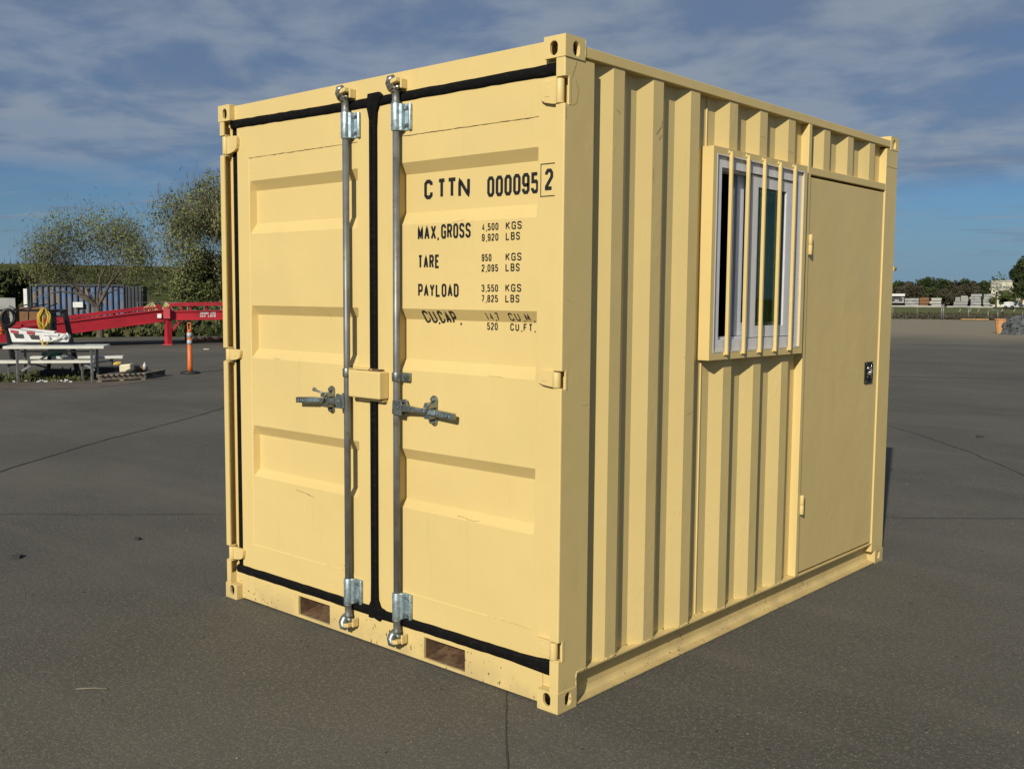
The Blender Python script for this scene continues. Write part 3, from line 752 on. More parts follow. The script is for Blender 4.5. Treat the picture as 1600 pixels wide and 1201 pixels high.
    x0_, z0_ = seg[-1][0], seg[-1][1]; xe, ze = xc+d*.370, z0_-.010
    hd_.beam((x0_-d*.01, -.004, z0_), (xe, -.004, ze), .020, .028)
    hd_.build('door_handle', M['galvdark'], door, bevel=.004)
    # bare shiny stretch
    sh_ = MB(); sh_.beam((xc+d*.19, -.014, zh-.005), (xc+d*.262, -.014, z0_-.002), .006, .018); sh_.build('worn_patch', M['galv'], door, bevel=.002)
    # raised casting marks on the grip (unreadable in relief)
    mk = MB(); r_ = rng(int(zh*100))
    for i in range(6):
        xx = x0_+(xe-x0_)*(.18+.13*i); zz_ = z0_+(ze-z0_)*(.18+.13*i)
        mk.obox((xx, -.0148, zz_+r_.uniform(-.002, .002)), (.003, 0, .0015), (0, .0012, 0), (-.001, 0, .005))
    mk.build('grip_relief', M['galv'], door)
    # catch plate
    xk = xc+d*(.145 if d < 0 else .212)
    ct = MB(); zk = zh-.002
    ct.prism([(xk+rr*math.cos(t), zk+rr*math.sin(t)+(0.046 if math.sin(t) > 0 else -.046)) for rr in (.019,) for t in [i*math.pi/8+.001 for i in range(16)]], .026, .0345, 'y')
    for sgn in (1, -1):
        ct.tube([(xk, .027, zk+sgn*.048), (xk, .014, zk+sgn*.048)], .010, 8)
    ct.build('handle_catch', M['galvdark'], door, bevel=.0015)
    kl = MB()
    kl.prism([(xk-.022, zk+.014), (xk+.020, zk+.014), (xk+.014, zk+.034), (xk-.012, zk+.036)], -.016, .030, 'y')
    kl.prism([(xk-.018, zk-.034), (xk+.018, zk-.034), (xk+.022, zk-.018), (xk-.020, zk-.018)], -.014, .030, 'y')
    kl.tube([(xk+.020, -.020, zk+.034), (xk+.002, -.024, zk+.0), (xk-.016, -.022, zk-.016)], .006, 8)
    if d < 0: kl.tube([(xk-.016, -.01, zk+.032), (xk-.045, -.02, zk+.040), (xk-.070, -.022, zk+.048)], [.006, .005, .011], 8)
    kl.build('catch_lever', M['galvdark'], door, bevel=.002)
lock_gear(-1.278, doorL, -1, 1.132)
lock_gear(-.937, doorR, 1, 1.135)
# lock box
lb = MB(); lb.box((-1.238, -.022, 1.160), (-1.021, .0345, 1.284)); lb.build('lock_box', Yl, doorL, bevel=.007, seg=3)
l2 = MB(); l2.box((-1.226, .0, 1.287), (-1.10, .034, 1.293)); l2.box((-1.243, -.012, 1.163), (-1.2395, .034, 1.292)); l2.box((-1.19, .005, 1.148), (-1.03, .034, 1.157)); l2.build('lock_box_plate', Yl, doorL)
rs = MB(); r_ = rng(8)
for i in range(20):
    x = r_.uniform(-1.13, -1.05); rs.obox((x, r_.uniform(0, .03), 1.288), (.006, 0, 0), (0, .004, 0), (0, 0, r_.uniform(.002, .006)))
rs.build('rust_crumbs', M['rust'], doorL)

# ---- stencil lettering
G = {
 'C': [[(1,.76),(1,.88),(.72,1),(.28,1),(0,.86),(0,.14),(.28,0),(.72,0),(1,.12),(1,.30)]],
 'T': [[(0,1),(1,1)],[(.5,1),(.5,0)]],
 'N': [[(0,0),(0,1),(1,0),(1,1)]],
 '0': [[(.5,1),(.25,1),(0,.86),(0,.14),(.25,0),(.75,0),(1,.14),(1,.86),(.75,1),(.5,1)]],
 '9': [[(0,.22),(0,.12),(.25,0),(.75,0),(1,.14),(1,.86),(.75,1),(.25,1),(0,.86),(0,.54),(.2,.42),(1,.42)]],
 '5': [[(.95,1),(.05,1),(.05,.58),(.75,.58),(1,.44),(1,.14),(.75,0),(.25,0),(0,.14),(0,.22)]],
 '2': [[(0,.78),(0,.86),(.25,1),(.75,1),(1,.86),(1,.64),(0,.10),(0,0),(1,0)]],
 'M': [[(0,0),(0,1),(.5,.12),(1,1),(1,0)]],
 'A': [[(0,0),(.5,1),(1,0)],[(.2,.30),(.8,.30)]],
 'X': [[(0,0),(1,1)],[(0,1),(1,0)]],
 'G': [[(1,.76),(1,.88),(.72,1),(.28,1),(0,.86),(0,.14),(.28,0),(.9,0),(1,.05),(1,.46),(.55,.46)]],
 'R': [[(0,0),(0,1),(.75,1),(1,.88),(1,.62),(.75,.50),(0,.50)],[(.62,.50),(1,0)]],
 'O': [[(.5,1),(.25,1),(0,.86),(0,.14),(.25,0),(.75,0),(1,.14),(1,.86),(.75,1),(.5,1)]],
 'S': [[(1,.78),(1,.88),(.75,1),(.25,1),(0,.88),(0,.66),(.2,.54),(.8,.46),(1,.34),(1,.12),(.75,0),(.25,0),(0,.12),(0,.22)]],
 'K': [[(0,0),(0,1)],[(1,1),(.05,.42)],[(.32,.60),(1,0)]],
 'L': [[(0,1),(0,0),(1,0)]],
 'B': [[(0,0),(0,1),(.75,1),(.95,.88),(.95,.64),(.75,.52),(0,.52)],[(.7,.52),(1,.40),(1,.12),(.75,0),(0,0)]],
 '4': [[(.75,0),(.75,1),(0,.28),(1,.28)]],
 '8': [[(.5,1),(.25,1),(.05,.88),(.05,.64),(.25,.53),(.75,.53),(.95,.64),(.95,.88),(.75,1),(.5,1)],[(.25,.53),(0,.40),(0,.12),(.25,0),(.75,0),(1,.12),(1,.40),(.75,.53)]],
 '3': [[(0,.80),(0,.88),(.25,1),(.75,1),(1,.88),(1,.64),(.8,.53),(.35,.53)],[(.8,.53),(1,.42),(1,.12),(.75,0),(.25,0),(0,.12),(0,.20)]],
 '7': [[(0,1),(1,1),(.35,0)]],
 '1': [[(.15,.78),(.55,1),(.55,0)]],
 '6': [[(1,.80),(1,.88),(.75,1),(.25,1),(0,.86),(0,.14),(.25,0),(.75,0),(1,.14),(1,.44),(.8,.56),(0,.56)]],
 'P': [[(0,0),(0,1),(.75,1),(1,.88),(1,.56),(.75,.44),(0,.44)]],
 'Y': [[(0,1),(.5,.46),(1,1)],[(.5,.46),(.5,0)]],
 'D': [[(0,0),(0,1),(.7,1),(1,.84),(1,.16),(.7,0),(0,0)]],
 'E': [[(1,1),(0,1),(0,0),(1,0)],[(0,.52),(.8,.52)]],
 'U': [[(0,1),(0,.14),(.25,0),(.75,0),(1,.14),(1,1)]],
 'F': [[(1,1),(0,1),(0,0)],[(0,.52),(.8,.52)]],
}
def surf_y(x, z, door=True): return DY + (.0018 if .30 < z < 2.309 and x < -.155 else 0) + (zdepth(z) if x < -.155 else 0)
def stroke(mb, pts, wd, lift, fn):
    dense = []
    for a, b in zip(pts, pts[1:]):
        L_ = math.hypot(b[0]-a[0], b[1]-a[1]); n = max(1, int(L_/.012))
        dense += [(a[0]+(b[0]-a[0])*i/n, a[1]+(b[1]-a[1])*i/n) for i in range(n)]
    dense.append(pts[-1]); k = len(dense); vs = []
    for i, p in enumerate(dense):
        a = dense[max(i-1, 0)]; c = dense[min(i+1, k-1)]
        d1 = Vector((p[0]-a[0], p[1]-a[1])); d2 = Vector((c[0]-p[0], c[1]-p[1]))
        if d1.length < 1e-9: d1 = d2
        if d2.length < 1e-9: d2 = d1
        d1.normalize(); d2.normalize(); n1 = Vector((-d1.y, d1.x)); n2 = Vector((-d2.y, d2.x)); mm = (n1+n2)
        if mm.length < 1e-4: mm = n1.copy()
        mm.normalize(); sc_ = min(1.9, 1/max(.3, mm.dot(n1))) if mm.dot(n1) > .6 else 1.15
        for sg in (-1, 1):
            q = (p[0]+mm.x*wd/2*sc_*sg, p[1]+mm.y*wd/2*sc_*sg); vs.append(fn(q[0], q[1], lift))
    mb.add(vs, [(2*i, 2*i+2, 2*i+3, 2*i+1) for i in range(k-1)])
def text(s_, x0, x1, z0, z1, wd, glyphw=.80, parent=None, name='lettering', fn=None, mt=None, hole=None):
    mb = MB(); fn = fn or (lambda x, z, l: (x, surf_y(x, z)-l, z)); wd = wd*(1.2 if z1-z0 > .035 else 1.06)
    n = sum(.55 if c in '.,' else 1.0 for c in s_); adv = (x1-x0)/(n-(1-glyphw)); x = x0; h = z1-z0
    for c in s_:
        if c == ' ': x += adv; continue
        if c in '.,':
            gx = x+adv*.12
            mb.add([fn(gx, z0-h*.10, .0014), fn(gx+wd*1.1, z0-h*.10, .0014), fn(gx+wd*1.1, z0+h*.08, .0014), fn(gx, z0+h*.08, .0014)], [(0,1,2,3)])
            x += adv*.55; continue
        gw = adv*glyphw
        if c == '1': gw *= .8
        for k, pl in enumerate(G[c]):
            stroke(mb, [(x+wd/2+u*(gw-wd), z0+wd/2+v*(h-wd)) for u, v in pl], wd, .0014+.00025*k, fn)
        x += adv
    return mb.build(name, mt or M['black'], parent or doorR, recalc=False)
for c, a, b, dz in (('C', -.831, -.779, .001), ('T', -.748, -.699, 0), ('T', -.690, -.634, 0), ('N', -.625, -.557, -.004)):
    text(c, a, b, 2.036+dz, 2.119+dz, .0135 if c != 'T' else .013, 1.0)
text('000095', -.459, -.184, 2.026, 2.108, .0115, .84)
text('2', -.121, -.081, 2.029, 2.110, .0115, 1.0)
bx = MB()
for a, b in (((-.142, 2.129), (-.073, 2.129)), ((-.142, 2.007), (-.073, 2.007)), ((-.142, 2.005), (-.142, 2.131))):
    stroke(bx, [a, b], .0035, .0014, lambda x, z, l: (x, DY-l, z))
bx.build('check_digit_box', M['black'], doorR, recalc=False)
text('MAX', -.833, -.720, 1.861, 1.923, .0085, .80); text('.', -.716, -.700, 1.864, 1.923, .0070, 1.0); text('GROSS', -.690, -.517, 1.863, 1.924, .0085, .82)
text('TARE', -.831, -.699, 1.740, 1.798, .0085, .80); text('PAYLOAD', -.831, -.585, 1.619, 1.675, .0080, .80)
for a, b, za in (('4.500', '9.920', 1.888), ('950', '2.095', 1.765), ('3.550', '7.825', 1.642)):
    e1 = -.363 if '.' in a else -.400
    text(a, -.454, e1, za, za+.029, .0048, .76); text(b, -.454, -.363, za-.042, za-.013, .0048, .76)
    text('KGS', -.323, -.239, za, za+.031, .0050, .74); text('LBS', -.323, -.248, za-.042, za-.011, .0050, .74)
text('CU', -.822, -.745, 1.507, 1.5605, .0078, .80); text('.', -.742, -.728, 1.507, 1.56, .0065, 1.); text('CAP', -.728, -.622, 1.507, 1.5605, .0078, .80); text('.', -.612, -.600, 1.507, 1.56, .0065, 1.)
text('14.7', -.447, -.375, 1.526, 1.558, .0048, .76); text('520', -.455, -.396, 1.486, 1.516, .0048, .76)
text('CU.M.', -.320, -.192, 1.526, 1.558, .0050, .70); text('CU.FT.', -.327, -.194, 1.486, 1.516, .0050, .70)

# ---- scratches and paint cracks
def scratch(pts, wd, par, fn, mt='seamrust', seed=0):
    r_ = rng(seed); out_ = []
    for a, b in zip(pts, pts[1:]):
        for i in range(4): out_.append((a[0]+(b[0]-a[0])*i/4+r_.uniform(-.0022, .0022), a[1]+(b[1]-a[1])*i/4+r_.uniform(-.0022, .0022)))
    out_.append(pts[-1]); mb = MB(); stroke(mb, out_, wd*.6, .0008, fn); mb.build('paint_scratch', M[mt], par, recalc=False)
fd_ = lambda x, z, l: (x, surf_y2(x, z)-l, z)
def surf_y2(x, z): return DY+.0018+zdepth(z)
for k, (pts, wd) in enumerate((([(-1.72, .655), (-1.66, .650), (-1.60, .640)], .003), ([(-1.63, .648), (-1.57, .634)], .0022), ([(-1.50, 1.57), (-1.47, 1.50)], .0015), ([(-1.35, .34), (-1.33, .335)], .004),
        ([(-.62, 1.93), (-.56, 1.936)], .0018), ([(-.60, .69), (-.50, .684), (-.47, .688)], .002), ([(-.42, 1.30), (-.33, 1.297)], .0015), ([(-1.9, 1.305), (-1.84, 1.30)], .002))):
    scratch(pts, wd, doorL if pts[0][0] < -1.11 else doorR, fd_, seed=k)
fs_ = lambda y, z, l: (-.008+l, y, z)
for k, (pts, wd) in enumerate((([(.62, 2.30), (.655, 2.335), (.664, 2.36)], .004), ([(.64, 2.28), (.66, 2.30)], .003), ([(.905, 1.10), (.95, 1.11)], .0015), ([(1.515, 2.40), (1.57, 2.397)], .0015), ([(1.81, 2.36), (1.86, 2.357)], .0015), ([(.335, 2.36), (.36, 2.35)], .003), ([(.60, 2.16), (.605, 2.10)], .002))):
    scratch(pts, wd, box_, fs_, seed=30+k)
fp_ = lambda y, z, l: (-.004+l, y, z)
for k, (pts, wd) in enumerate((([(.045, 2.44), (.06, 2.47), (.072, 2.50)], .0022), ([(.05, 2.335), (.075, 2.35), (.085, 2.40), (.07, 2.43)], .0018), ([(.012, 2.33), (.010, 2.29), (.018, 2.285)], .002), ([(.13, 1.20), (.175, 1.203)], .0012), ([(.02, 1.62), (.06, 1.60)], .0010))):
    scratch(pts, wd, box_, fp_, seed=50+k)

# ---- side: mullion, lintel, door, window
mu = MB(); mu.box((-.0, 2.016, .137), (-.046, 2.050, 2.523)); mu.build('door_jamb', Yl, box_, bevel=.003)
li = MB(); li.box((-.002, 2.0505, 2.268), (-.050, 3.0445, 2.307)); li.build('door_lintel', Yl, box_, bevel=.003)
dd = MB(); dd.box((-.009, 2.064, .147), (-.058, 3.040, 2.256)); sd = dd.build('side_door', Yl, box_, bevel=.004)
db = MB(); db.box((-.060, 2.0505, .1375), (-.066, 3.0445, 2.268)); db.build('door_gap_shade', M['blackhole'], box_)  # near-black sheet behind the door, gap shade put into its colour
for z0 in (1.854, .472):
    hg = MB(); hg.tube([(.004, 2.060, z0), (.004, 2.060, z0+.051)], .0115, 14); hg.tube([(.004, 2.060, z0+.053), (.004, 2.060, z0+.104)], .0115, 14)
    hg.box((-.012, 2.056, z0), (.003, 2.064, z0+.104)); hg.build('hinge', Yl, sd, bevel=.001)
la = MB()
def fnx(u, v, w_): return (w_, u, v)
la.plate([2.853, 2.869, 2.946, 2.962], [1.128, 1.146, 1.238, 1.254], {(1, 1)}, -.001, -.0085, fnx)
la.box((-.0086, 2.869, 1.146), (-.0080, 2.946, 1.238)); ltc = la.build('door_latch', M['latch'], sd, bevel=.003)
lv = MB(); lv.tube([(-.007, 2.915, 1.196), (.014, 2.890, 1.192), (.022, 2.850, 1.190)], [.010, .008, .011], 10); lv.box((-.0075, 2.875, 1.205), (.004, 2.925, 1.222), 0)
for yy, zz_ in ((2.862, 1.245), (2.953, 1.245), (2.862, 1.137), (2.953, 1.137), (2.885, 1.165), (2.885, 1.228)): lv.tube([(-.008 if 2.87 < yy < 2.94 else -.002, yy, zz_), (.0015, yy, zz_)], .005, 8)
lv.tube([(-.007, 2.93, 1.20), (.007, 2.93, 1.20)], .010, 12); lv.box((-.0075, 2.938, 1.150), (-.0005, 2.9445, 1.235)); lv.build('latch_lever', M['chrome'], sd, bevel=.0015)
# window casing (yellow tube frame)
wf = MB(); wf.plate([1.036, 1.074, 1.930, 1.968], [1.341, 1.380, 2.263, 2.300], {(1, 1)}, .020, -.060, fnx); wfo = wf.build('window_casing', Yl, box_, bevel=.0025)
# mitre lines on casing corners
pf = MB(); pf.plate([1.0745, 1.128, 1.882, 1.9295], [1.3805, 1.432, 2.214, 2.2625], {(1, 1)}, .010, -.075, fnx)
win = pf.build('window', M['pvc'], box_, bevel=.002)
tk = MB(); tk.plate([1.1285, 1.1385, 1.872, 1.8815], [1.4325, 1.4425, 2.204, 2.2135], {(1, 1)}, -.012, -.070, fnx); tk.build('window_track', M['pvc'], win, bevel=.001)
s1 = MB(); s1.plate([1.36, 1.424, 1.80, 1.866], [1.445, 1.505, 2.142, 2.202], {(1, 1)}, -.040, -.062, fnx); s1.build('window_sash', M['pvc'], win, bevel=.002)
s1b = MB(); s1b.box((-.040, 1.322, 1.445), (-.058, 1.357, 2.202)); s1b.build('fly_screen_edge', M['pvcgrey'], win)
s2 = MB(); s2.plate([1.422, 1.490, 1.782, 1.848], [1.436, 1.490, 2.156, 2.208], {(1, 1)}, .001, -.030, fnx); s2.build('window_sash', M['pvc'], win, bevel=.003)
for (a, b, c, d, x) in ((1.49, 1.782, 1.49, 2.156, -.014), (1.424, 1.80, 1.505, 2.142, -.052)):
    gp = MB(); gp.box((x, a, c), (x-.004, b, d)); gp.build('pane', M['glass'], win)
for k in range(5):
    y = 1.172+.1585*k; br = MB(); br.box((.0205, y, 1.362+(.0 if k else .0)), (.0365, y+.014, 2.287)); br.build('security_bar', Yl, wfo, bevel=.0015)
    wb = MB(); r_ = rng(50+k)
    for zz_ in (1.364, 2.283):
        wb.tube([(.0215, y-.003, zz_-.008), (.0225, y-.004, zz_), (.0215, y-.003, zz_+.010)], [.002, .0045, .002], 6)
    build_each(wb, 'weld_blob', Yl, wfo)
# caulk line
ck = MB(); ck.plate([1.068, 1.0735, 1.9305, 1.936], [1.374, 1.3795, 2.2635, 2.269], {(1, 1)}, .0215, .0203, fnx); ck.build('sealant_line', M['pvc'], win)
# room behind (lining coloured for the gloom inside) and curtain
ln = MB()
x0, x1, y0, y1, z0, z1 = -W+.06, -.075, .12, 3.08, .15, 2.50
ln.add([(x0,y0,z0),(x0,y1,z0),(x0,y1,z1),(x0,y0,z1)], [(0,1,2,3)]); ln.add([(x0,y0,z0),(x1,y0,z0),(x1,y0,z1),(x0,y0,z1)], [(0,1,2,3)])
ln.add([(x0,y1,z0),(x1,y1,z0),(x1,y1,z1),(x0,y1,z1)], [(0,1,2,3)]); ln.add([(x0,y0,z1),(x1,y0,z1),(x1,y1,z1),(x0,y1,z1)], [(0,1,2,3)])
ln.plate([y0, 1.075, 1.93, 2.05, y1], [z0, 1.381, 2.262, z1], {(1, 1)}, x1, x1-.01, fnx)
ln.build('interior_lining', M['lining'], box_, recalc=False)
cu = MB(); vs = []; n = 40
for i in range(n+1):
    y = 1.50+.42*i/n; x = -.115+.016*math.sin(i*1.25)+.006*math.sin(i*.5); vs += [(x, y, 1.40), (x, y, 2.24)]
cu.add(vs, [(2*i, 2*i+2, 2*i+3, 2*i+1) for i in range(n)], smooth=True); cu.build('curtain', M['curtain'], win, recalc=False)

# ------------------------------------------------------------------ foliage helpers
def cards(name, pos, size, mt, parent=None, seed=0, up=0.0, aspect=1.6, tone=None):
    r_ = np.random.RandomState(seed); pos = np.asarray(pos, dtype=np.float64); n = len(pos)
    a = r_.normal(size=(n, 3)); a[:, 2] += up*2; a /= np.linalg.norm(a, axis=1)[:, None]
    b = np.cross(a, r_.normal(size=(n, 3))); b /= np.linalg.norm(b, axis=1)[:, None]
    s_ = (size*r_.uniform(.55, 1.35, size=n))[:, None]
    A = a*s_*aspect*.5; B = b*s_*.5
    v = np.stack([pos-A, pos+B, pos+A, pos-B], axis=1).reshape(-1, 3)
    me = bpy.data.meshes.new(name); me.vertices.add(4*n); me.vertices.foreach_set('co', v.ravel())
    me.loops.add(4*n); me.loops.foreach_set('vertex_index', np.arange(4*n, dtype=np.int32))
    me.polygons.add(n); me.polygons.foreach_set('loop_start', np.arange(0, 4*n, 4, dtype=np.int32)); me.polygons.foreach_set('loop_total', np.full(n, 4, dtype=np.int32))
    me.update(); me.materials.append(mt)
    at_ = me.attributes.new('tone', 'FLOAT', 'POINT')
    t_ = r_.uniform(0, 1, size=n) if tone is None else np.clip(tone+r_.uniform(-.25, .25, size=n), 0, 1)
    at_.data.foreach_set('value', np.repeat(t_, 4).astype(np.float32))
    me.validate(); o = bpy.data.objects.new(name, me); COL.objects.link(o)
    if parent: attach(o, parent)
    return o
def tree(name, label, base, height, spread, mt, leaf, nleaf, seed, trunk_h=.28, trunk_r=.14, depth=5, group=None, bare=.0, clump=.25, lean=.0, cat='tree', width=None, twf=.9, zmin=-9):
    r_ = rng(seed); rt = thing(name, label, cat, base, group)
    tb = MB(); tips = []
    def grow(p, d, ln_, rad, lev):
        n = 3; pts = [p]; rr = [rad]; dd_ = d.copy()
        for i in range(n):
            dd_ = (dd_ + Vector((r_.uniform(-1, 1), r_.uniform(-1, 1), r_.uniform(-.4, .7)))*.16).normalized()
            p = p + dd_*ln_/n; pts.append(p); rr.append(rad*(1-.42*(i+1)/n))
            if lev >= depth-2: tips.append((p.copy(), lev))
        tb.tube(pts, rr, 6 if lev < 2 else 4, cap=False)
        if lev >= depth: tips.append((p.copy(), lev)); return
        k = 3 if lev < 3 else r_.choice((2, 2, 3))
        if lev == 0: k = 7
        for i in range(k):
            ang = 2*math.pi*(i+r_.uniform(-.3, .3))/k + lev*1.3; tilt = r_.uniform(.25, .80) if lev else r_.uniform(.35, 1.25)
            ax = dd_.orthogonal().normalized(); ax = Matrix.Rotation(ang, 3, dd_) @ ax
            nd = (dd_*math.cos(tilt)+ax*math.sin(tilt)); nd.x *= spread; nd.y *= spread; nd.normalize()
            grow(p, nd, ln_*r_.uniform(.62, .86) if lev else height*.27, rr[-1]*r_.uniform(.6, .8), lev+1)
    grow(Vector(base)-Vector((0, 0, .05)), Vector((lean, lean*.4, 1)).normalized(), height*trunk_h, trunk_r, 0)
    # rescale to wanted height
    mz = max(t[0].z for t in tips)-base[2]; k = height/mz
    bv = Vector(base)
    kx = k
    if width:
        rs_ = sorted(math.hypot(t[0].x-bv.x, t[0].y-bv.y) for t in tips); kx = width/2/rs_[int(len(rs_)*.96)]
    sc = lambda v: Vector((bv.x+(v[0]-bv.x)*kx, bv.y+(v[1]-bv.y)*kx, bv.z+(v[2]-bv.z)*k))
    tb.v = [tuple(sc(v)) for v in tb.v]; tips_ = [sc(t[0]) for t in tips]
    tb.build('trunk', M['bark'], rt, recalc=False)
    pos = []; tone = []
    for i in range(nleaf):
        c_ = tips_[r_.randrange(len(tips_))]
        if bare and (math.sin(c_.x*3.1)+math.sin(c_.y*2.7)+math.sin(c_.z*3.3)) > 3*(1-bare)-1.5: continue
        if c_.z < zmin and r_.random() < .93: continue
        pos.append((c_.x+r_.gauss(0, clump), c_.y+r_.gauss(0, clump), c_.z+r_.gauss(0, clump*.8)))
        tone.append(.5+.35*math.sin(c_.x*1.7+c_.z*2.1))
    o = cards('crown', pos, leaf, mt, rt, seed, tone=np.array(tone)); o['kind'] = 'stuff'
    tw_ = [(c_.x+r_.gauss(0, clump*1.6), c_.y+r_.gauss(0, clump*1.6), c_.z+r_.gauss(0, clump*1.4)) for c_ in (tips_[r_.randrange(len(tips_))] for _ in range(int(nleaf*twf)))]
    tw_ = [q for q in tw_ if q[2] > zmin]
    o = cards('twigs', tw_, leaf*.28, M['twig'], rt, seed+1, up=.9, aspect=17); o['kind'] = 'stuff'
    return rt
def blob_tree(name, label, base, rx, ry, h, mt, leaf, n, seed, group=None, cat='tree', z0=.12, trunk=True, lobes=9, parent=None):
    r_ = np.random.RandomState(seed); base = Vector(base); rt = thing(name, label, cat, base, group)
    lob = []
    for i in range(lobes):
        a = r_.uniform(0, 6.28); q = r_.uniform(0, .72)**.7; zz_ = r_.uniform(.30, .82)
        lob.append((math.cos(a)*q*rx, math.sin(a)*q*ry, h*zz_, r_.uniform(.28, .46)*min(rx, h*.5)))
    lob.append((0, 0, h*.80, .2*h))
    P = []; T = []
    for (x, y, z, r0) in lob:
        m_ = n//len(lob); d = r_.normal(size=(m_, 3)); d /= np.linalg.norm(d, axis=1)[:, None]
        rad = r0*(r_.uniform(.45, 1.08, size=m_))[:, None]
        p = np.array([x, y, z])+d*rad*np.array([1, 1, .9]); P.append(p); T.append(np.full(m_, r_.uniform(.25, .75)))
    P = np.concatenate(P); T = np.concatenate(T); keep = P[:, 2] > h*z0*.4; P = P[keep]; T = T[keep]
    P += np.array(base)
    o = cards('crown', P, leaf, mt, rt, seed, tone=T); o['kind'] = 'stuff'
    if trunk:
        tb = MB(); rr_ = rng(seed)
        tb.tube([base-Vector((0, 0, .1)), base+Vector((0, 0, h*.3)), base+Vector((rr_.uniform(-.1, .1)*rx, 0, h*.6))], [h*.035, h*.028, h*.015], 7)
        for (x, y, z, r0) in lob[:6]: tb.tube([base+Vector((0, 0, h*.28)), base+Vector((x*.6, y*.6, z*.75)), base+Vector((x, y, z))], [h*.016, h*.01, h*.004], 5)
        tb.build('trunk', M['bark'], rt, recalc=False)
    return rt

# ------------------------------------------------------------------ left background
# hill / highway embankment
cols = list(range(-700, 900, 40)); rows = [(66, 0), (72, .2), (84, 1.4), (98, 3.0), (112, 4.5), (118, 4.9), (126, 5.0), (150, 4.9), (170, 3), (190, -.2)]
vs = []; hr = rng(5)
def hz_top(px): return 1.0 if px < 560 else max(0.0, 1-(px-560)/260)
for px in cols:
    for D_, z in rows:
        p = at(px, 460, D_); k = hz_top(px)
        tz = z*.93*k*(1.0+(.05*math.sin(px*.013)+.03*math.sin(px*.05+D_))*(1 if z < 4.4 else .12)); vs.append((p.x, p.y, tz-.02))
n = len(rows); mb = MB(); mb.add(vs, [(i*n+j, i*n+j+1, (i+1)*n+j+1, (i+1)*n+j) for i in range(len(cols)-1) for j in range(n-1)], smooth=True)
struct(mb.build('hill', M['hill']))
# bushes and tussocks covering the hill
r_ = np.random.RandomState(3); P = []; T = []
for i in range(520):
    px = r_.uniform(-120, 620); D_ = 66+r_.uniform(0, 1)**1.6*42; zr = np.interp(D_, [a for a, b in rows], [b for a, b in rows])*hz_top(px)
    p = at(px, 460, D_); s_ = r_.uniform(.25, .8)*(1.25 if D_ < 76 else .8); m_ = int(60*s_); t0 = r_.uniform(.1, .9)
    q = r_.normal(size=(m_, 3))*np.array([s_*.8, s_*.8, s_*.25]); q[:, 2] = np.abs(q[:, 2])
    P.append(q+np.array([p.x, p.y, zr-.05])); T.append(np.full(m_, t0))
tag(cards('hillside_scrub', np.concatenate(P),   .20, M['scrub'], None, 4, tone=np.concatenate(T)), 'rough green scrub covering the embankment', 'scrub', kind='stuff')
# guardrail on the crest
gr_ = thing('guardrail', 'pale metal guardrail along the top of the embankment at far left', 'guardrail', at(20, 418, 122))
mb = MB(); mb.beam(at(-150, 414.5, 122), at(62, 416, 122), .08, .28); mb.build('rail', M['concretew'], gr_)
for i in range(18):
    px = -140+i*12; mb = MB(); p = at(px, 415, 122.2); mb.beam((p.x, p.y, 4.8), (p.x, p.y, p.z), .16, .16); mb.build('post', M['steel'], gr_)
# overpass deck behind trees + truck
op = thing('overpass', 'dark road bridge seen low behind the trees', 'bridge', at(262, 430, 150))
mb = MB(); mb.beam(at(180, 423.5, 150), at(620, 430, 150), 6, .45); mb.build('deck', M['bluedark'], op)
mb = MB(); mb.beam(at(180, 419, 147), at(620, 426, 147), .1, .12); mb.build('railing', M['steel'], op)
mb = MB(); p = at(262, 437, 140); mb.obox((p.x, p.y, 3.6), RT*1.6, Vector((0, 1, 0))*1.5, (0, 0, 1.2)); mb.build('abutment_shade', M['blkplastic'], op)  # black block for the dark opening under the deck, shade put into colour
tk_ = thing('box_truck', 'small white truck crossing the distant overpass', 'truck', at(238, 427, 140))
p = at(239, 425, 140); mb = MB(); mb.obox((p.x, p.y, p.z), RT*.85, FW.cross(RT).cross(RT)*.0+Vector((.5, .8, 0)), (0, 0, .42)); mb.build('cargo_box', M['white'], tk_, bevel=.05)
p = at(230, 426.5, 140); mb = MB(); mb.obox((p.x, p.y, p.z), RT*.3, Vector((.4, .7, 0)), (0, 0, .3)); mb.build('cab', M['white'], tk_, bevel=.06)
for px in (230, 243):
    p = at(px, 430, 139.2); mb = MB(); mb.tube([p, p+Vector((.3, .5, 0))], .22, 10); mb.build('wheel', M['blkplastic'], tk_)
# trees
b1 = hz(156, 527); tree('spreading_tree', 'sparse spring tree with twisted branches in front of the blue container', (b1.x, b1.y, -.01), 4.95, 1.0, M['leaf_spring'], .048, 10500, 12, .30, .26, 7, clump=.23, bare=.0, width=4.75, twf=.75, zmin=1.95)
b2 = at(372, 480, 56); tree('leafy_tree', 'taller leafy tree rising behind the red ramp, cut off by the container', (b2.x, b2.y, -.02), 8.2, .9, M['olive'], .085, 34000, 23, .14, .22, 7, clump=.28, bare=.1, width=8.2, twf=.5)
b3 = at(322, 480, 59); blob_tree('leafy_shrub', 'olive bushy shrub at the foot of the leafy tree', (b3.x, b3.y, 0), 2.3, 1.8, 4.3, M['olive'], .10, 11000, 6, cat='shrub', lobes=14, z0=0)
for i, (px, D_, rx, h_) in enumerate(((-30, 62, 3.4, 3.3), (24, 64, 2.4, 2.9))):
    p = at(px, 480, D_); blob_tree('dark_shrub', ['dense dark shrub at the left edge behind the black rack', 'dark shrub touching the left end of the blue container'][i], (p.x, p.y, 0), rx, 2.2, h_, M['leaf_dark'], .2, 5000, 40+i, group='dark shrubs left of the blue container', cat='shrub', z0=0)
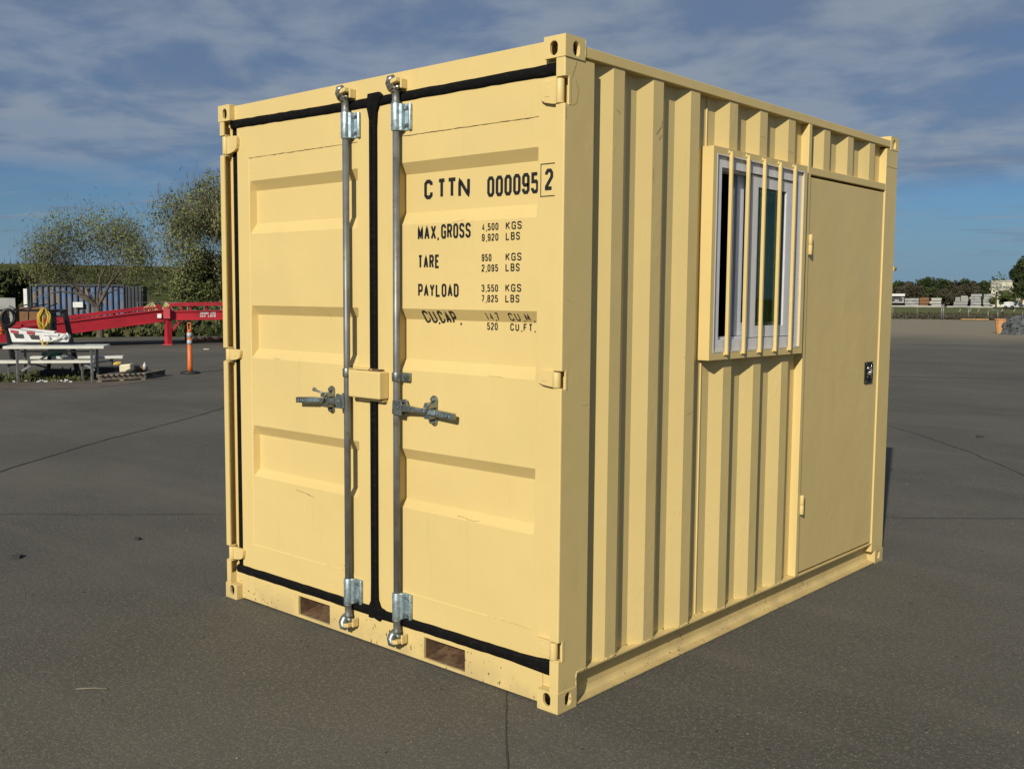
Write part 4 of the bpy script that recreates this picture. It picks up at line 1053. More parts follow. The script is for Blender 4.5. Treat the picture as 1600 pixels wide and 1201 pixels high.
# verge weeds along the asphalt edge, under the ramp
r_ = np.random.RandomState(8); P = []; T = []
for i in range(420):
    px = r_.uniform(-60, 420); D_ = 41+r_.uniform(0, 1)**1.5*22; p = at(px, 480, D_); s_ = r_.uniform(.25, .7); m_ = 26
    q = r_.normal(size=(m_, 3))*np.array([s_*.7, s_*.7, s_*.35]); q[:, 2] = np.abs(q[:, 2]); P.append(q+np.array([p.x, p.y, 0])); T.append(np.full(m_, r_.uniform(0.05, .8)))
tag(cards('verge_weeds', np.concatenate(P), .17, M['weed'], None, 9, up=.8, aspect=2.2, tone=np.concatenate(T)), 'rough weeds and grass along the far edge of the asphalt', 'weeds', kind='stuff')
# pale curb
mb = MB(); mb.beam(hz(-300, 530), hz(620, 513.5), .35, .10); kb = mb.build('kerb', M['concrete']); struct(kb)

# blue roll-off container
bl = thing('rolloff_container', 'long weathered blue ribbed steel container behind the tree', 'container', hz(135, 507))
A, B = hz(50, 506.5), hz(195, 507.5); A.z = B.z = 0; D1 = (B-A).normalized(); Pn = Vector((-D1.y, D1.x, 0))
if Pn.dot(A-CAM) < 0: Pn = -Pn
zt = 1.98; z0 = .25
mb = MB(); mb.obox((A+B)/2+Pn*.7+Vector((0, 0, (zt+z0)/2)), D1*(B-A).length/2, Pn*.7, (0, 0, (zt-z0)/2)); mb.build('body', M['blue'], bl)
for i in range(17):
    q = A.lerp(B, (i+.02)/16)-Pn*.05; mb = MB(); mb.obox(q+Vector((0, 0, (zt+z0)/2)), D1*.028, Pn*.05, (0, 0, (zt-z0)/2+.01)); mb.build('rib', M['bluedark'], bl)
mb = MB(); mb.obox((A+B)/2-Pn*.04+Vector((0, 0, zt+.03)), D1*((B-A).length/2+.05), Pn*.07, (0, 0, .05)); mb.build('top_rim', M['bluedark'], bl)
E_ = B+D1*.95+Pn*1.0
mb = MB(); mb.obox(B+D1*.48+Pn*.35+Vector((0, 0, (zt+z0)/2-.02)), D1*.46, Pn*.35, (0, 0, (zt-z0)/2)); mb.build('end_bay', M['bluedark'], bl)
for i in range(5):
    q = B+D1*(.14+.18*i)-Pn*.03; mb = MB(); mb.obox(q+Vector((0, 0, 1.1)), D1*.03, Pn*.035, (0, 0, .84)); mb.build('rib', M['blksteel'], bl)
mb = MB(); q = hz(123, 507); q = Vector((q.x, q.y, 1.63-.01))-Pn*.14; q = at(123, 476, (q-CAM).xy.length); mb.obox(q-Pn*.1, D1*.25, Pn*.01, (0, 0, .135)); mb.build('sign_plate', M['white'], bl)
mb = MB(); mb.obox((A+B)/2+Pn*.7+Vector((0, 0, .12)), D1*((B-A).length/2-.2), Pn*.5, (0, 0, .12)); mb.build('skid_frame', M['blkplastic'], bl)
mb = MB(); q = A-D1*.25; mb.obox((q.x, q.y, 1.05), D1*.09, Pn*.1, (0, 0, .75)); tag(mb.build('white_post', M['white']), 'narrow white post at the left end of the blue container', 'post')

# wire fence behind the ramp
wfz = thing('wire_fence', 'thin wire fence with posts behind the red ramp', 'fence', hz(280, 505))
for i in range(9):
    px = 215+i*26; p = at(px, 480, 52); mb = MB(); mb.tube([(p.x, p.y, 0), (p.x, p.y, 1.2)], .02, 5); mb.build('post', M['steel'], wfz)
for z in (1.18, .8): 
    a, b = at(215, 480, 52), at(423, 480, 52); mb = MB(); mb.tube([(a.x, a.y, z), (b.x, b.y, z)], .011, 4); mb.build('wire', M['chain'], wfz)

# ---- red yard ramp
rp_ = thing('yard_ramp', 'red steel loading ramp with low guard rails sloping down to the left', 'ramp', hz(264, 539))
DR = 34.0
def RP(px, py, dD=0.0): return at(px, py, DR+dD+ (px-264)*.004)
Aup, Bup = RP(252, 497.5), RP(-60, 530.0)      # bottom-chord centre of near girder
def girder(p, q, h, name, mt='red', wd=.06):
    mb = MB(); mb.beam(p, q, wd, h); mb.build(name, M[mt], rp_, bevel=.006)
hgt = 20/FPX*DR
girder(RP(256, 492.5), RP(-60, 533.0), .37, 'side_girder'); girder(RP(256, 484.0, 0), RP(-60, 523, 0), .035, 'girder_flange', wd=.14); girder(RP(256, 501.5), RP(-60, 542.5), .035, 'girder_flange', wd=.14)
girder(RP(262, 493), RP(520, 490), .30, 'side_girder'); girder(RP(262, 487), RP(520, 483), .03, 'girder_flange', wd=.14); girder(RP(262, 499.6), RP(520, 497), .03, 'girder_flange', wd=.14)
# guard rails (near and far side)
for dD in (0, 2.3):
    dp = -3*dD/2.3; 
    girder(RP(249, 480+dp, dD), RP(-60, 517+dp*.8, dD), .055, 'guard_rail'); girder(RP(265, 477.2+dp, dD), RP(520, 474+dp, dD), .055, 'guard_rail')
    girder(RP(249, 487.5+dp, dD), RP(-60, 523+dp, dD), .05, 'deck_edge')
    for t_ in (250, 178, 106, 34):
        ya = 480+(249-t_)*(37/309)+dp; girder(RP(t_, ya+.5, dD), RP(t_+1.5, ya+10, dD), .07, 'guard_post')
    for t_ in (265, 284, 298, 323, 348): girder(RP(t_, 477+dp-(t_-265)*.012, dD), RP(t_, 488+dp, dD), .05, 'guard_post')
mb = MB(); a, b, c, d = RP(256, 487.0), RP(-60, 524), RP(-60, 521, 2.3), RP(256, 484.6, 2.3); mb.add([a, b, c, d, a-Vector((0,0,.05)), b-Vector((0,0,.05)), c-Vector((0,0,.05)), d-Vector((0,0,.05))], [(0,1,2,3),(7,6,5,4),(0,4,5,1),(1,5,6,2),(2,6,7,3),(3,7,4,0)]); mb.build('deck', M['blksteel'], rp_)
mb = MB(); a, b, c, d = RP(262, 488.4), RP(520, 486), RP(520, 483, 2.3), RP(262, 485, 2.3); mb.add([a, b, c, d, a-Vector((0,0,.05)), b-Vector((0,0,.05)), c-Vector((0,0,.05)), d-Vector((0,0,.05))], [(0,1,2,3),(7,6,5,4),(0,4,5,1),(1,5,6,2),(2,6,7,3),(3,7,4,0)]); mb.build('deck', M['blksteel'], rp_)
for px, dD, wd, mt_ in ((262, 0, .17, 'red'), (291, 2.2, .10, 'blksteel')):
    p = RP(px, 480, dD); mb = MB(); mb.beam((p.x, p.y, .02), (p.x, p.y, p.z+(.0 if mt_ == 'red' else -.5)), wd, wd); mb.build('leg', M[mt_], rp_, bevel=.005)
    mb = MB(); mb.obox((p.x, p.y, .012), RT*.16, Vector((-RT.y, RT.x, 0))*.12, (0, 0, .012)); mb.build('foot_plate', M[mt_], rp_)
p = RP(262, 490, -.1); mb = MB(); mb.obox((p.x, p.y, p.z), RT*.11, Vector((-RT.y, RT.x, 0))*.1, (0, 0, .16)); mb.build('pivot_block', M['red'], rp_, bevel=.01)
girder(RP(266, 520), RP(282, 500.5), .06, 'brace'); girder(RP(301, 511, 2.2), RP(315, 500, 2.2), .06, 'brace', 'blksteel')
p = RP(247.5, 493.5, -.06); mb = MB(); mb.obox((p.x, p.y, p.z), RT*.095, Vector((-RT.y, RT.x, 0))*.01, (0, 0, .065)); mb.build('notice_plate', M['white'], rp_)
gA, gB = RP(262, 493), RP(520, 490)
def on_girder(px, py):
    """point on the near face of the level girder that the sight line px, py meets"""
    d = (gB-gA); d.z = 0; d.normalize(); n_ = Vector((-d.y, d.x, 0))
    if n_.dot(CAM-gA) < 0: n_ = -n_
    q0 = gA+n_*.033; rr = ray(px, py); return CAM+rr*((q0-CAM).dot(n_)/rr.dot(n_)), n_
def ramp_text(s_, a, b, h):
    (a, nn), (b, _) = on_girder(*a), on_girder(*b); dx = (b-a); ln_ = dx.length; dx.normalize()
    text(s_, 0, ln_, 0, h, h*.20, .78, rp_, 'lettering', lambda x, z, l: tuple(a+dx*x+Vector((0, 0, z))+nn*l), M['white'])
ramp_text('30000 LBS', (312.5, 491.0), (337, 490.6), .078); ramp_text('MAX LOAD', (312.5, 495.6), (337, 495.2), .078)
for i, px in enumerate((236, 257)):      # fans of pale straps hung over the rail
    top = RP(px+2, 471.5, 1.0); mb = MB(); r_ = rng(60+i)
    for k in range(9):
        q = RP(px-14+ k*3.2 if i == 0 else px-4+k*2.2, 485+r_.uniform(-3, 3), .6); mb.tube([top, top.lerp(q, .5)+Vector((0, 0, .02)), q], .012, 4)
    tag(mb.build('strap_bundle', M['ropepale']), ['wide fan of pale yellow straps hanging over the red ramp rail, left of two', 'narrow fan of pale yellow straps over the ramp joint, right of two'][i], 'straps', 'strap bundles on the ramp')
# orange netting on the ground beyond the ramp
mb = MB(); r_ = rng(13)
for k in range(26):
    px = 300+k*4; p = at(px, 480, 36.5+r_.uniform(-.4, .8)); q = at(px+r_.uniform(4, 12), 480, 36.5+r_.uniform(-.4, .8)); z = r_.uniform(.02, .16)
    mb.tube([(p.x, p.y, .01), ((p.x+q.x)/2, (p.y+q.y)/2, z), (q.x, q.y, .01)], .028, 5)
tag(mb.build('orange_netting', M['orange']), 'crumpled orange safety netting on the ground under the ramp', 'netting')

# ---- delineator post
dp_ = hz(297, 583.5); dn = thing('delineator_post', 'orange traffic delineator post with two silver bands and loop handle', 'traffic post', (dp_.x, dp_.y, 0))
dist = (dp_-CAM).xy.length; X_, Y_ = dp_.x, dp_.y; pz = lambda py: CAM.z+(459.2-py)*dist/FPX*1.0
mb = MB(); mb.tube([(X_, Y_, .0), (X_, Y_, .035), (X_, Y_, .055)], [.20, .20, .13], 8); mb.build('base', M['blkplastic'], dn)
mb = MB(); mb.tube([(X_, Y_, .05), (X_, Y_, .14), (X_, Y_, pz(516.5))], [.052, .050, .046], 16); mb.build('post', M['orange'], dn)
for a, b in ((528, 535), (517, 524.5)):
    mb = MB(); mb.tube([(X_, Y_, pz(b)), (X_, Y_, pz(a))], [.0505, .0495], 16); mb.build('reflective_band', M['silver'], dn)
mb = MB(); mb.tube([(X_, Y_, pz(516.5)), (X_, Y_, pz(514))], .044, 16)
lp = []
for i in range(17):
    t = 2*math.pi*i/16; c, s_ = math.cos(t), math.sin(t); q = Vector((X_, Y_, 0))+RT*(.032*c); lp.append((q.x, q.y, (pz(514)+pz(502))/2+ .018*s_+(.055 if s_ > 0 else -.055)))
mb.tube(lp, .012, 8, cap=False); mb.build('loop_handle', M['orange'], dn)

# ---- picnic table
TZ, BZ = .67, .39
nr, nl = hz(162, 540, TZ), hz(4, 540.5, TZ); fr = hz(181, 531.5, TZ)
lt = (nr-nl); ln_ = lt.length; lt.normalize(); wd_ = Vector((-lt.y, lt.x, 0))
if wd_.dot(nr-CAM) < 0: wd_ = -wd_
ctr = (nr+nl)/2+wd_*.36; pt = thing('picnic_table', 'pale picnic table with grey tube frame, loaded with odd metal parts', 'picnic table', (ctr.x, ctr.y, 0))
for k in range(3):
    q = (nr+nl)/2+wd_*(.12+.25*k); mb = MB(); mb.obox((q.x, q.y, TZ-.03), lt*ln_/2, wd_*.12, (0, 0, .025)); mb.build('top_plank', M['alu'], pt, bevel=.004)
nb = hz(148, 562, BZ)
for sgn in (0, 1):
    if sgn == 0: q = Vector((nb.x, nb.y, 0))-lt*ln_/2
    else:
        fb = hz(193, 555.5, BZ); q = Vector((fb.x, fb.y, 0))-lt*ln_/2
    mb = MB(); mb.obox((q.x, q.y, BZ-.025), lt*ln_/2, wd_*.13, (0, 0, .026)); mb.build('bench_plank', M['alu'], pt, bevel=.004)
    if sgn == 0: qn = q
    else: qf = q
for e in (-1, 1):
    o_ = lt*(ln_/2-.22)*e
    cn, cf, ct_ = qn+o_, qf+o_, ctr+o_
    mb = MB(); mb.beam((cn.x, cn.y, 0), (cn.x, cn.y, BZ-.04), .034, .034); mb.build('leg', M['steel'], pt)
    mb = MB(); mb.beam((cf.x, cf.y, 0), (cf.x, cf.y, BZ-.04), .034, .034); mb.build('leg', M['steel'], pt)
    for s_ in (-.3, .3):
        c2 = ct_+wd_*s_; mb = MB(); mb.beam((c2.x, c2.y, 0), (c2.x, c2.y, TZ-.06), .036, .036); mb.build('leg', M['steel'], pt)
    mb = MB(); mb.beam((cn.x, cn.y, .30), (cf.x, cf.y, .30), .03, .03); mb.build('cross_tube', M['steel'], pt)
    c3 = ctr-o_*.0; mb = MB(); mb.beam((ct_.x, ct_.y, .20), (c3.x, c3.y, TZ-.07), .035, .035); mb.build('brace', M['steel'], pt)
mb = MB(); mb.beam(ctr-lt*(ln_/2-.22)-Vector((0,0,TZ-.55)), ctr+lt*(ln_/2-.22)-Vector((0,0,TZ-.55)), .03, .03); mb.build('stretcher', M['steel'], pt)
# white light-bar / barricade lying on the table
tx = lambda px, z: hz(px, 540, TZ)
bp = thing('warning_board', 'white board with red stripes and dark slots lying on the picnic table', 'warning board', (nl+(nr-nl)*.3+wd_*.2).to_tuple())
def onT(px, py, off=.25):
    p0 = hz(px, 540, TZ)+wd_*off; D_ = (p0-CAM).xy.length; return at(px, py, D_)
def slab(pts, th, name, mt, par, off=.25):
    P = [onT(a, b, off) for a, b in pts]; n = len(P); mb = MB(); Q = [p+wd_*th for p in P]
    mb.add(P+Q, [tuple(range(n)), tuple(range(2*n-1, n-1, -1))]+[(i, (i+1) % n, n+(i+1) % n, n+i) for i in range(n)]); return mb.build(name, M[mt], par)
slab([(13, 513), (107, 522), (109, 525), (106, 534), (19, 534)], .10, 'panel', 'white', bp)
slab([(30, 514.2), (36, 512.4), (86, 517.5), (84, 520.6)], .16, 'lid', 'white', bp, .22)
for a in ((16, 515.2, 28.5, 516.8), (41.5, 517.2, 54, 518.4)): slab([(a[0], a[1]), (a[2], a[3]), (a[2]-.5, a[3]+4.6), (a[0]+.5, a[1]+4.4)], .01, 'red_stripe', 'redtape', bp, .235)
for a in ((20.5, 521, 36, 522), (45, 523, 60.5, 524)): slab([(a[0], a[1]), (a[2], a[3]), (a[2]+1.6, a[3]+6.5), (a[0]+4, a[1]+7)], .01, 'dark_slot', 'blkplastic', bp, .24)
slab([(67, 519.5), (92, 521), (90, 525), (67, 523.5)], .02, 'label_strip', 'white', bp, .22)
sp_ = MB(); r_ = rng(19)
for a, b in (((80, 533), (92, 526)), ((86, 531), (104, 522)), ((98, 529), (104, 524)), ((104, 520), (108, 527)), ((74, 525), (80, 533))): sp_.tube([onT(*a, .2), onT(*b, .2)], .018, 6)
tag(sp_.build('metal_offcuts', M['white']), 'white bent metal brackets heaped at the right end of the table', 'scrap metal')

# ---- black rack with hoses
rk0 = at(80, 485, 20.6); rk = thing('steel_rack', 'black steel rack with splayed legs standing behind the picnic table', 'rack', (rk0.x, rk0.y, 0))
K = lambda px, py, D_=20.9: at(px, py, D_)
def bm(a, b, w_, name, mt='blksteel', par=None): mb = MB(); mb.beam(a, b, w_, w_); return mb.build(name, M[mt], par or rk, bevel=.004)
bm(K(81, 485.5), K(103, 485.5), .06, 'top_bar'); bm(K(82, 485), K(83, 516), .10, 'leg'); bm(K(101, 485), K(121, 580), .075, 'leg'); bm(K(83, 494), K(100, 494), .03, 'cross_bar')
bm(K(81, 515, 21.2), K(75, 584, 21.2), .06, 'leg'); bm(K(-30, 485), K(82, 485), .04, 'top_bar'); bm(K(7, 487), K(20, 560), .075, 'leg'); bm(K(8, 496), K(10, 514), .12, 'leg')
bm(K(20, 560), K(76, 575), .03, 'cross_bar')
for i, (a, b) in enumerate((((28, 480), (42, 476)), ((42, 476), (58, 474)), ((47, 483), (60, 474)), ((60, 486), (90, 474)), ((28, 484), (74, 475)), ((44, 500), (46, 470)), ((14, 478), (30, 486)))):
    mb = MB(); mb.tube([K(*a, 20.7), K(*b, 20.7)], .012, 5); mb.build('tine', M['blksteel'], rk)
# yellow cable coil
mb = MB(); r_ = rng(21)
for k in range(13):
    cx_ = 69+r_.uniform(-1.5, 1.5); hw = r_.uniform(3, 10); y0 = 481+r_.uniform(-1, 1.5); y1 = r_.uniform(508, 520); pts = []
    for i in range(15):
        t = 2*math.pi*i/14; s_, c = math.sin(t), math.cos(t); wv = hw*(1 if c < 0.3 else .75)
        pts.append(K(cx_+wv*s_+r_.uniform(-.5, .5), (y0+y1)/2-(y1-y0)/2*c, 20.55+.05*math.sin(k+t)))
    mb.tube(pts, .012, 5, cap=False)
mb.tube([K(66, 530, 20.3), K(66.5, 545, 20.3), K(65, 553, 20.3)], .010, 5); mb.tube([K(62, 531, 20.3), K(70, 541, 20.3), K(76, 533, 20.3)], .012, 5)
tag(mb.build('cable_coil', M['ropeyel']), 'thick hank of yellow cable hanging from the black rack', 'cable')
mb = MB()
for k in range(7):
    cx_, cy_ = 13+r_.uniform(-2, 2), 496+r_.uniform(-1.5, 1.5); pts = [K(cx_+(9.5+k*.4)*math.sin(2*math.pi*i/16), cy_+(12+k*.3)*math.cos(2*math.pi*i/16), 20.5+.03*k) for i in range(17)]; mb.tube(pts, .013, 5, cap=False)
mb.tube([K(16, 544, 20.4), K(24, 552, 20.4), K(31, 545, 20.4), K(31, 541, 20.4)], .010, 5)
tag(mb.build('hose_coil', M['hose']), 'looped black hose hanging at the left end of the rack', 'hose')
mb = MB(); r_ = rng(71)
for k in range(40):
    a_ = K(r_.uniform(-6, 9), r_.uniform(496, 518), 21.6+r_.uniform(-.2, .2)); b_ = a_+Vector((r_.uniform(-.12, .12), r_.uniform(-.12, .12), r_.uniform(-.12, .12))); mb.tube([a_, b_], .016, 4)
tag(mb.build('orange_mesh_heap', M['orange']), 'tangled orange mesh behind the hose at the left edge', 'netting')
p = at(1, 500, 39); mb = MB(); mb.tube([(p.x, p.y, 0), (p.x, p.y, .4), (p.x, p.y, .42), (p.x, p.y, .8), (p.x, p.y, .82), (p.x, p.y, .97)], [.27, .27, .285, .27, .285, .27], 16); tag(mb.build('orange_drum', M['peach']), 'orange drum standing behind the low end of the red ramp', 'drum')
p = at(39, 500, 40); bb_ = MB(); bb_.obox((p.x, p.y, .55), RT*.34, Vector((.2, .3, 0)), (0, 0, .55)); tag(bb_.build('brown_crate', M['brown'], bevel=.01), 'brown crate standing left of the blue container', 'crate')
p = at(5, 480, 40); bb_ = MB(); bb_.obox((p.x, p.y, 1.0), RT*.16, Vector((.15, .2, 0)), (0, 0, .42)); bb_.obox((p.x, p.y, .3), RT*.05, Vector((.05, .05, 0)), (0, 0, .3)); tag(bb_.build('grey_cabinet', M['concrete'], bevel=.01), 'grey cabinet on a stand before the dark shrubs at far left', 'cabinet')
# teal thing on crate under table
p = at(86, 545, 20.9); mb = MB(); r_ = rng(5)
for k in range(8):
    c_ = Vector((p.x, p.y, p.z-.03))+RT*r_.uniform(-.12, .12)+Vector((0, 0, r_.uniform(-.08, .06))); mb.obox(c_, RT*r_.uniform(.03, .07)+Vector((0, 0, .02)), Vector((.05, .08, .01)), (0, 0, r_.uniform(.01, .03)))
bx2 = MB(); bx2.obox((p.x, p.y, .10), RT*.14, Vector((.10, .12, 0)), (0, 0, .10)); tag(bx2.build('dark_box', M['blkplastic'], bevel=.01), 'low dark box under the teal sheeting behind the picnic table', 'box')
tag(mb.build('teal_sheeting', M['teal']), 'crumpled teal plastic sheeting on a dark box behind the table', 'sheeting')

# weeds and pale rubble under the table
r_ = np.random.RandomState(18); P = []; T = []
for i in range(260):
    q = qn.lerp(qf, r_.uniform(-.05, 1.3))+lt*r_.uniform(-1.2, 1.15); s_ = r_.uniform(.03, .12); m_ = 12
    g = r_.normal(size=(m_, 3))*np.array([s_, s_, s_*.4]); g[:, 2] = np.abs(g[:, 2]); P.append(g+np.array([q.x, q.y, .0])); T.append(np.full(m_, r_.uniform(.0, .8)))
tag(cards('table_weeds', np.concatenate(P), .05, M['weed'], None, 19, up=.6, aspect=2.4, tone=np.concatenate(T)), 'low weeds growing under the picnic table', 'weeds', kind='stuff')
mb = MB(); r_ = rng(6)
for k in range(110):
    px = r_.choice((r_.gauss(55, 12), r_.gauss(66, 5), r_.gauss(95, 14), 20)); p = hz(px, r_.uniform(588, 597)); s_ = r_.uniform(.01, .045)
    mb.obox((p.x, p.y, s_*.35), (s_, s_*r_.uniform(-.4, .4), 0), (s_*.3, s_*.7, 0), (0, r_.uniform(-.2, .2)*s_, s_*.35))
tag(mb.build('pale_rubble', M['white']), 'scattered pale rubble and paper bits below the picnic table', 'rubble', kind='stuff')
mb = MB(); pl = [hz(-80, 607), hz(60, 609), hz(150, 606), hz(205, 600), hz(270, 589), hz(240, 583), hz(150, 582), hz(-80, 583)]
mb.add([(q.x, q.y, .004) for q in pl], [tuple(range(len(pl)))]); o = mb.build('dirt_patch', simple('brown_dirt', (.115, .09, .065), 1, 0, .25, 3), recalc=False)
if o.data.polygons[0].normal.z < 0: o.data.flip_normals()
struct(o)

# ---- pallet
pa, pb, pc = hz(152, 597), hz(226, 593), hz(262, 586)
u1 = (pb-pa); u2 = (pc-pb); u2 = u2.normalized()*1.0
pq = thing('pallet', 'weathered wooden pallet on the dirt right of the picnic table', 'pallet', (pa+u1*.5+u2*.5).to_tuple())
def PP(a, b, z): q = pa+u1*a+u2*b; return Vector((q.x, q.y, z))
for b in (.05, .5, .95): 
    mb = MB(); mb.beam(PP(0, b, .065), PP(1, b, .065), .04, .08); mb.build('stringer', M['wood'], pq)
for k in range(9):
    a = .04+.115*k; mb = MB(); mb.beam(PP(a, 0, .118), PP(a, 1, .118), .095, .02); mb.build('deck_board', M['wood'], pq)
for a in (.04, .5, .96): mb = MB(); mb.beam(PP(a, 0, .012), PP(a, 1, .012), .09, .02); mb.build('deck_board', M['wood'], pq)
def pbox(px, py0, py1, w_, d_, mt, name, lab, cat, dD=0, bev=.012, tilt=0):
    p = hz(px, 590); D_ = (p-CAM).xy.length+dD; a, b = at(px, py0, D_), at(px, py1, D_); mb = MB()
    mb.obox((a+b)/2, RT*w_/2+Vector((0, 0, tilt)), Vector((-RT.y, RT.x, 0))*d_/2, (0, 0, (a.z-b.z)/2)); return tag(mb.build(name, M[mt], bevel=bev), lab, cat)
pbox(167, 573, 583.5, .42, .35, 'blkplastic', 'black_case', 'low black case on the left of the pallet', 'case')
pbox(198, 568.5, 580.5, .215, .2, 'cream', 'cream_container', 'cream plastic container on the pallet', 'container', -.55, .025, .012)
pbox(212, 570, 579, .09, .2, 'steel', 'grey_carton', 'small grey carton beside the cream container', 'box', .05)
pbox(222, 572, 578.5, .16, .2, 'brown', 'brown_carton', 'brown open carton at the right of the pallet', 'box', 0)
p = at(226, 570, 20.1); mb = MB(); mb.tube([p-Vector((0,0,.08)), p, p+Vector((0,0,.03)), p+Vector((0,0,.05))], [.035, .035, .012, .012], 10); tag(mb.build('clear_bottle', M['silver']), 'pale plastic bottle standing in the brown carton', 'bottle')
p = at(183, 567.5, 20.0); mb = MB(); mb.obox(p, RT*.035+Vector((0,0,.015)), Vector((.02,.03,0)), (0,0,.02)); tag(mb.build('yellow_glove', M['ropeyel'], bevel=.008), 'bright yellow rag lying on the black case', 'rag')

# ------------------------------------------------------------------ right background
# far treeline (individual trees, brown and green)
r_ = rng(91)
tl = [(1380, 441, 0, 10), (1402, 440, 0, 9), (1418, 441, 2, 9), (1437, 437, 0, 9), (1452, 433, 1, 10), (1466, 436, 0, 9), (1480, 439, 1, 9), (1492, 440, 2, 9), (1506, 436.5, 1, 9), (1520, 441, 2, 10), (1536, 440, 0, 9), (1552, 437, 1, 9), (1568, 439, 0, 9), (1585, 440, 1, 9), (1605, 439, 0, 10), (1364, 441, 1, 10), (1340, 441, 0, 10),
      (1410, 448, 2, 9), (1430, 447, 2, 10), (1460, 450, 0, 9), (1475, 452, 2, 9), (1500, 447, 2, 11), (1525, 449, 2, 10), (1545, 450, 0, 9)]
names = ['dark_leafed_tree', 'rounded_tree', 'bare_brown_tree']
mats_ = [M['leaf_dark'], M['leaf_dark'], M['leaf_brown']]
for i, (px, py, k, rw) in enumerate(tl):
    D_ = 300 if i < 17 else 278; p = at(px, 470, D_); top = at(px, py, D_).z
    nth = ['first', 'second', 'third', 'fourth', 'fifth', 'sixth', 'seventh', 'eighth', 'ninth', 'tenth'][sorted(t_[0] for t_ in tl if t_[2] == k).index(px)]
    blob_tree(names[k], nth+' from the left of the '+['dark green trees in the far treeline', 'taller rounded dark trees in the far treeline', 'brown leafless trees in the far treeline'][k], (p.x, p.y, 0), rw*.30, 2.6, top*1.06, mats_[k], .36, 2300, 200+i, group='far treeline trees', z0=0, trunk=False, lobes=7)
# undergrowth along the treeline
r2 = np.random.RandomState(55); P = []; T = []
for i in range(7000):
    px = r2.uniform(1300, 1640); D_ = r2.uniform(285, 300); p = at(px, 470, D_); P.append((p.x, p.y, r2.uniform(0, 3.6+1.0*math.sin(px*.11)))); T.append(r2.uniform(0.1, .6))
tag(cards('far_undergrowth', P, .7, M['leaf_brown'], None, 56, tone=np.array(T)), 'brown undergrowth below the far trees', 'undergrowth', kind='stuff')
# white building, bush, dark tree
bA, bB = at(1548, 476, 262), at(1640, 476, 262); ba = thing('white_building', 'cream white flat-roofed building beyond the field at right', 'building', (bA.x, bA.y, 0))
u = (bB-bA).normalized(); nrm = Vector((-u.y, u.x, 0)); zt = at(1548, 439.5, 262).z; c_ = (bA+bB)/2+nrm*4; mb = MB(); mb.obox((c_.x, c_.y, zt/2), u*(bB-bA).length/2, nrm*4, (0, 0, zt/2)); mb.build('wall', M['wall_cream'], ba)
mb = MB(); mb.obox((c_.x, c_.y, zt+.12), u*((bB-bA).length/2+.2), nrm*4.2, (0, 0, .14)); mb.build('roof', M['concretew'], ba)
for k in range(5):
    q = bA+u*(1.6+2.6*k)-nrm*.02; mb = MB(); mb.obox((q.x, q.y, zt*.55), u*.5, nrm*.06, (0, 0, .6)); mb.build('window', M['bluedark'], ba)
p = at(1571, 478, 232); blob_tree('broad_bush', 'broad green bush in front of the white building', (p.x, p.y, 0), 4.2, 3, 3.6, M['leaf_mid'], .34, 5200, 61, cat='bush', z0=0, lobes=12)
p = at(1596, 478, 240); blob_tree('blossom_tree', 'pale blossoming tree before the white building', (p.x, p.y, 0), 4.4, 3, 6.0, M['blossom'], .30, 2600, 62, lobes=8)
p = at(1556, 478, 238); blob_tree('blossom_tree', 'small yellow-white blossoming tree at the left corner of the white building', (p.x, p.y, 0), 3.0, 1.6, 5.8, M['blossom'], .30, 1500, 63, lobes=6)
p = at(1604, 478, 205); blob_tree('tall_dark_tree', 'tall dark evergreen tree at the right edge of the picture', (p.x, p.y, 0), 3.6, 3, 9.8, M['leaf_dark'], .4, 6500, 64, z0=.1, lobes=16)
p = at(1561, 440, 300); blob_tree('thin_tree', 'thin light tree rising just behind the white building roof', (p.x, p.y, 0), 1.6, 1.4, 9.0, M['leaf_mid'], .4, 320, 65, lobes=5)
p = at(1582, 477, 205); mb = MB(); mb.obox((p.x, p.y, .6), RT*.85, Vector((.9, 1.4, 0)), (0, 0, .32)); 
cw = thing('white_car', 'small white car parked at the foot of the building bush', 'car', (p.x, p.y, 0)); mb.build('body', M['white'], cw, bevel=.2)
mb = MB(); mb.obox((p.x, p.y, 1.08), RT*.6, Vector((.7, 1.1, 0)), (0, 0, .25)); mb.build('roof', M['white'], cw, bevel=.15)
for sgn in (-1, 1):
    q = p+RT*sgn*.6; mb = MB(); mb.tube([(q.x-.6, q.y-1, .32), (q.x-.3, q.y-.6, .32)], .32, 12); mb.build('wheel', M['blkplastic'], cw)
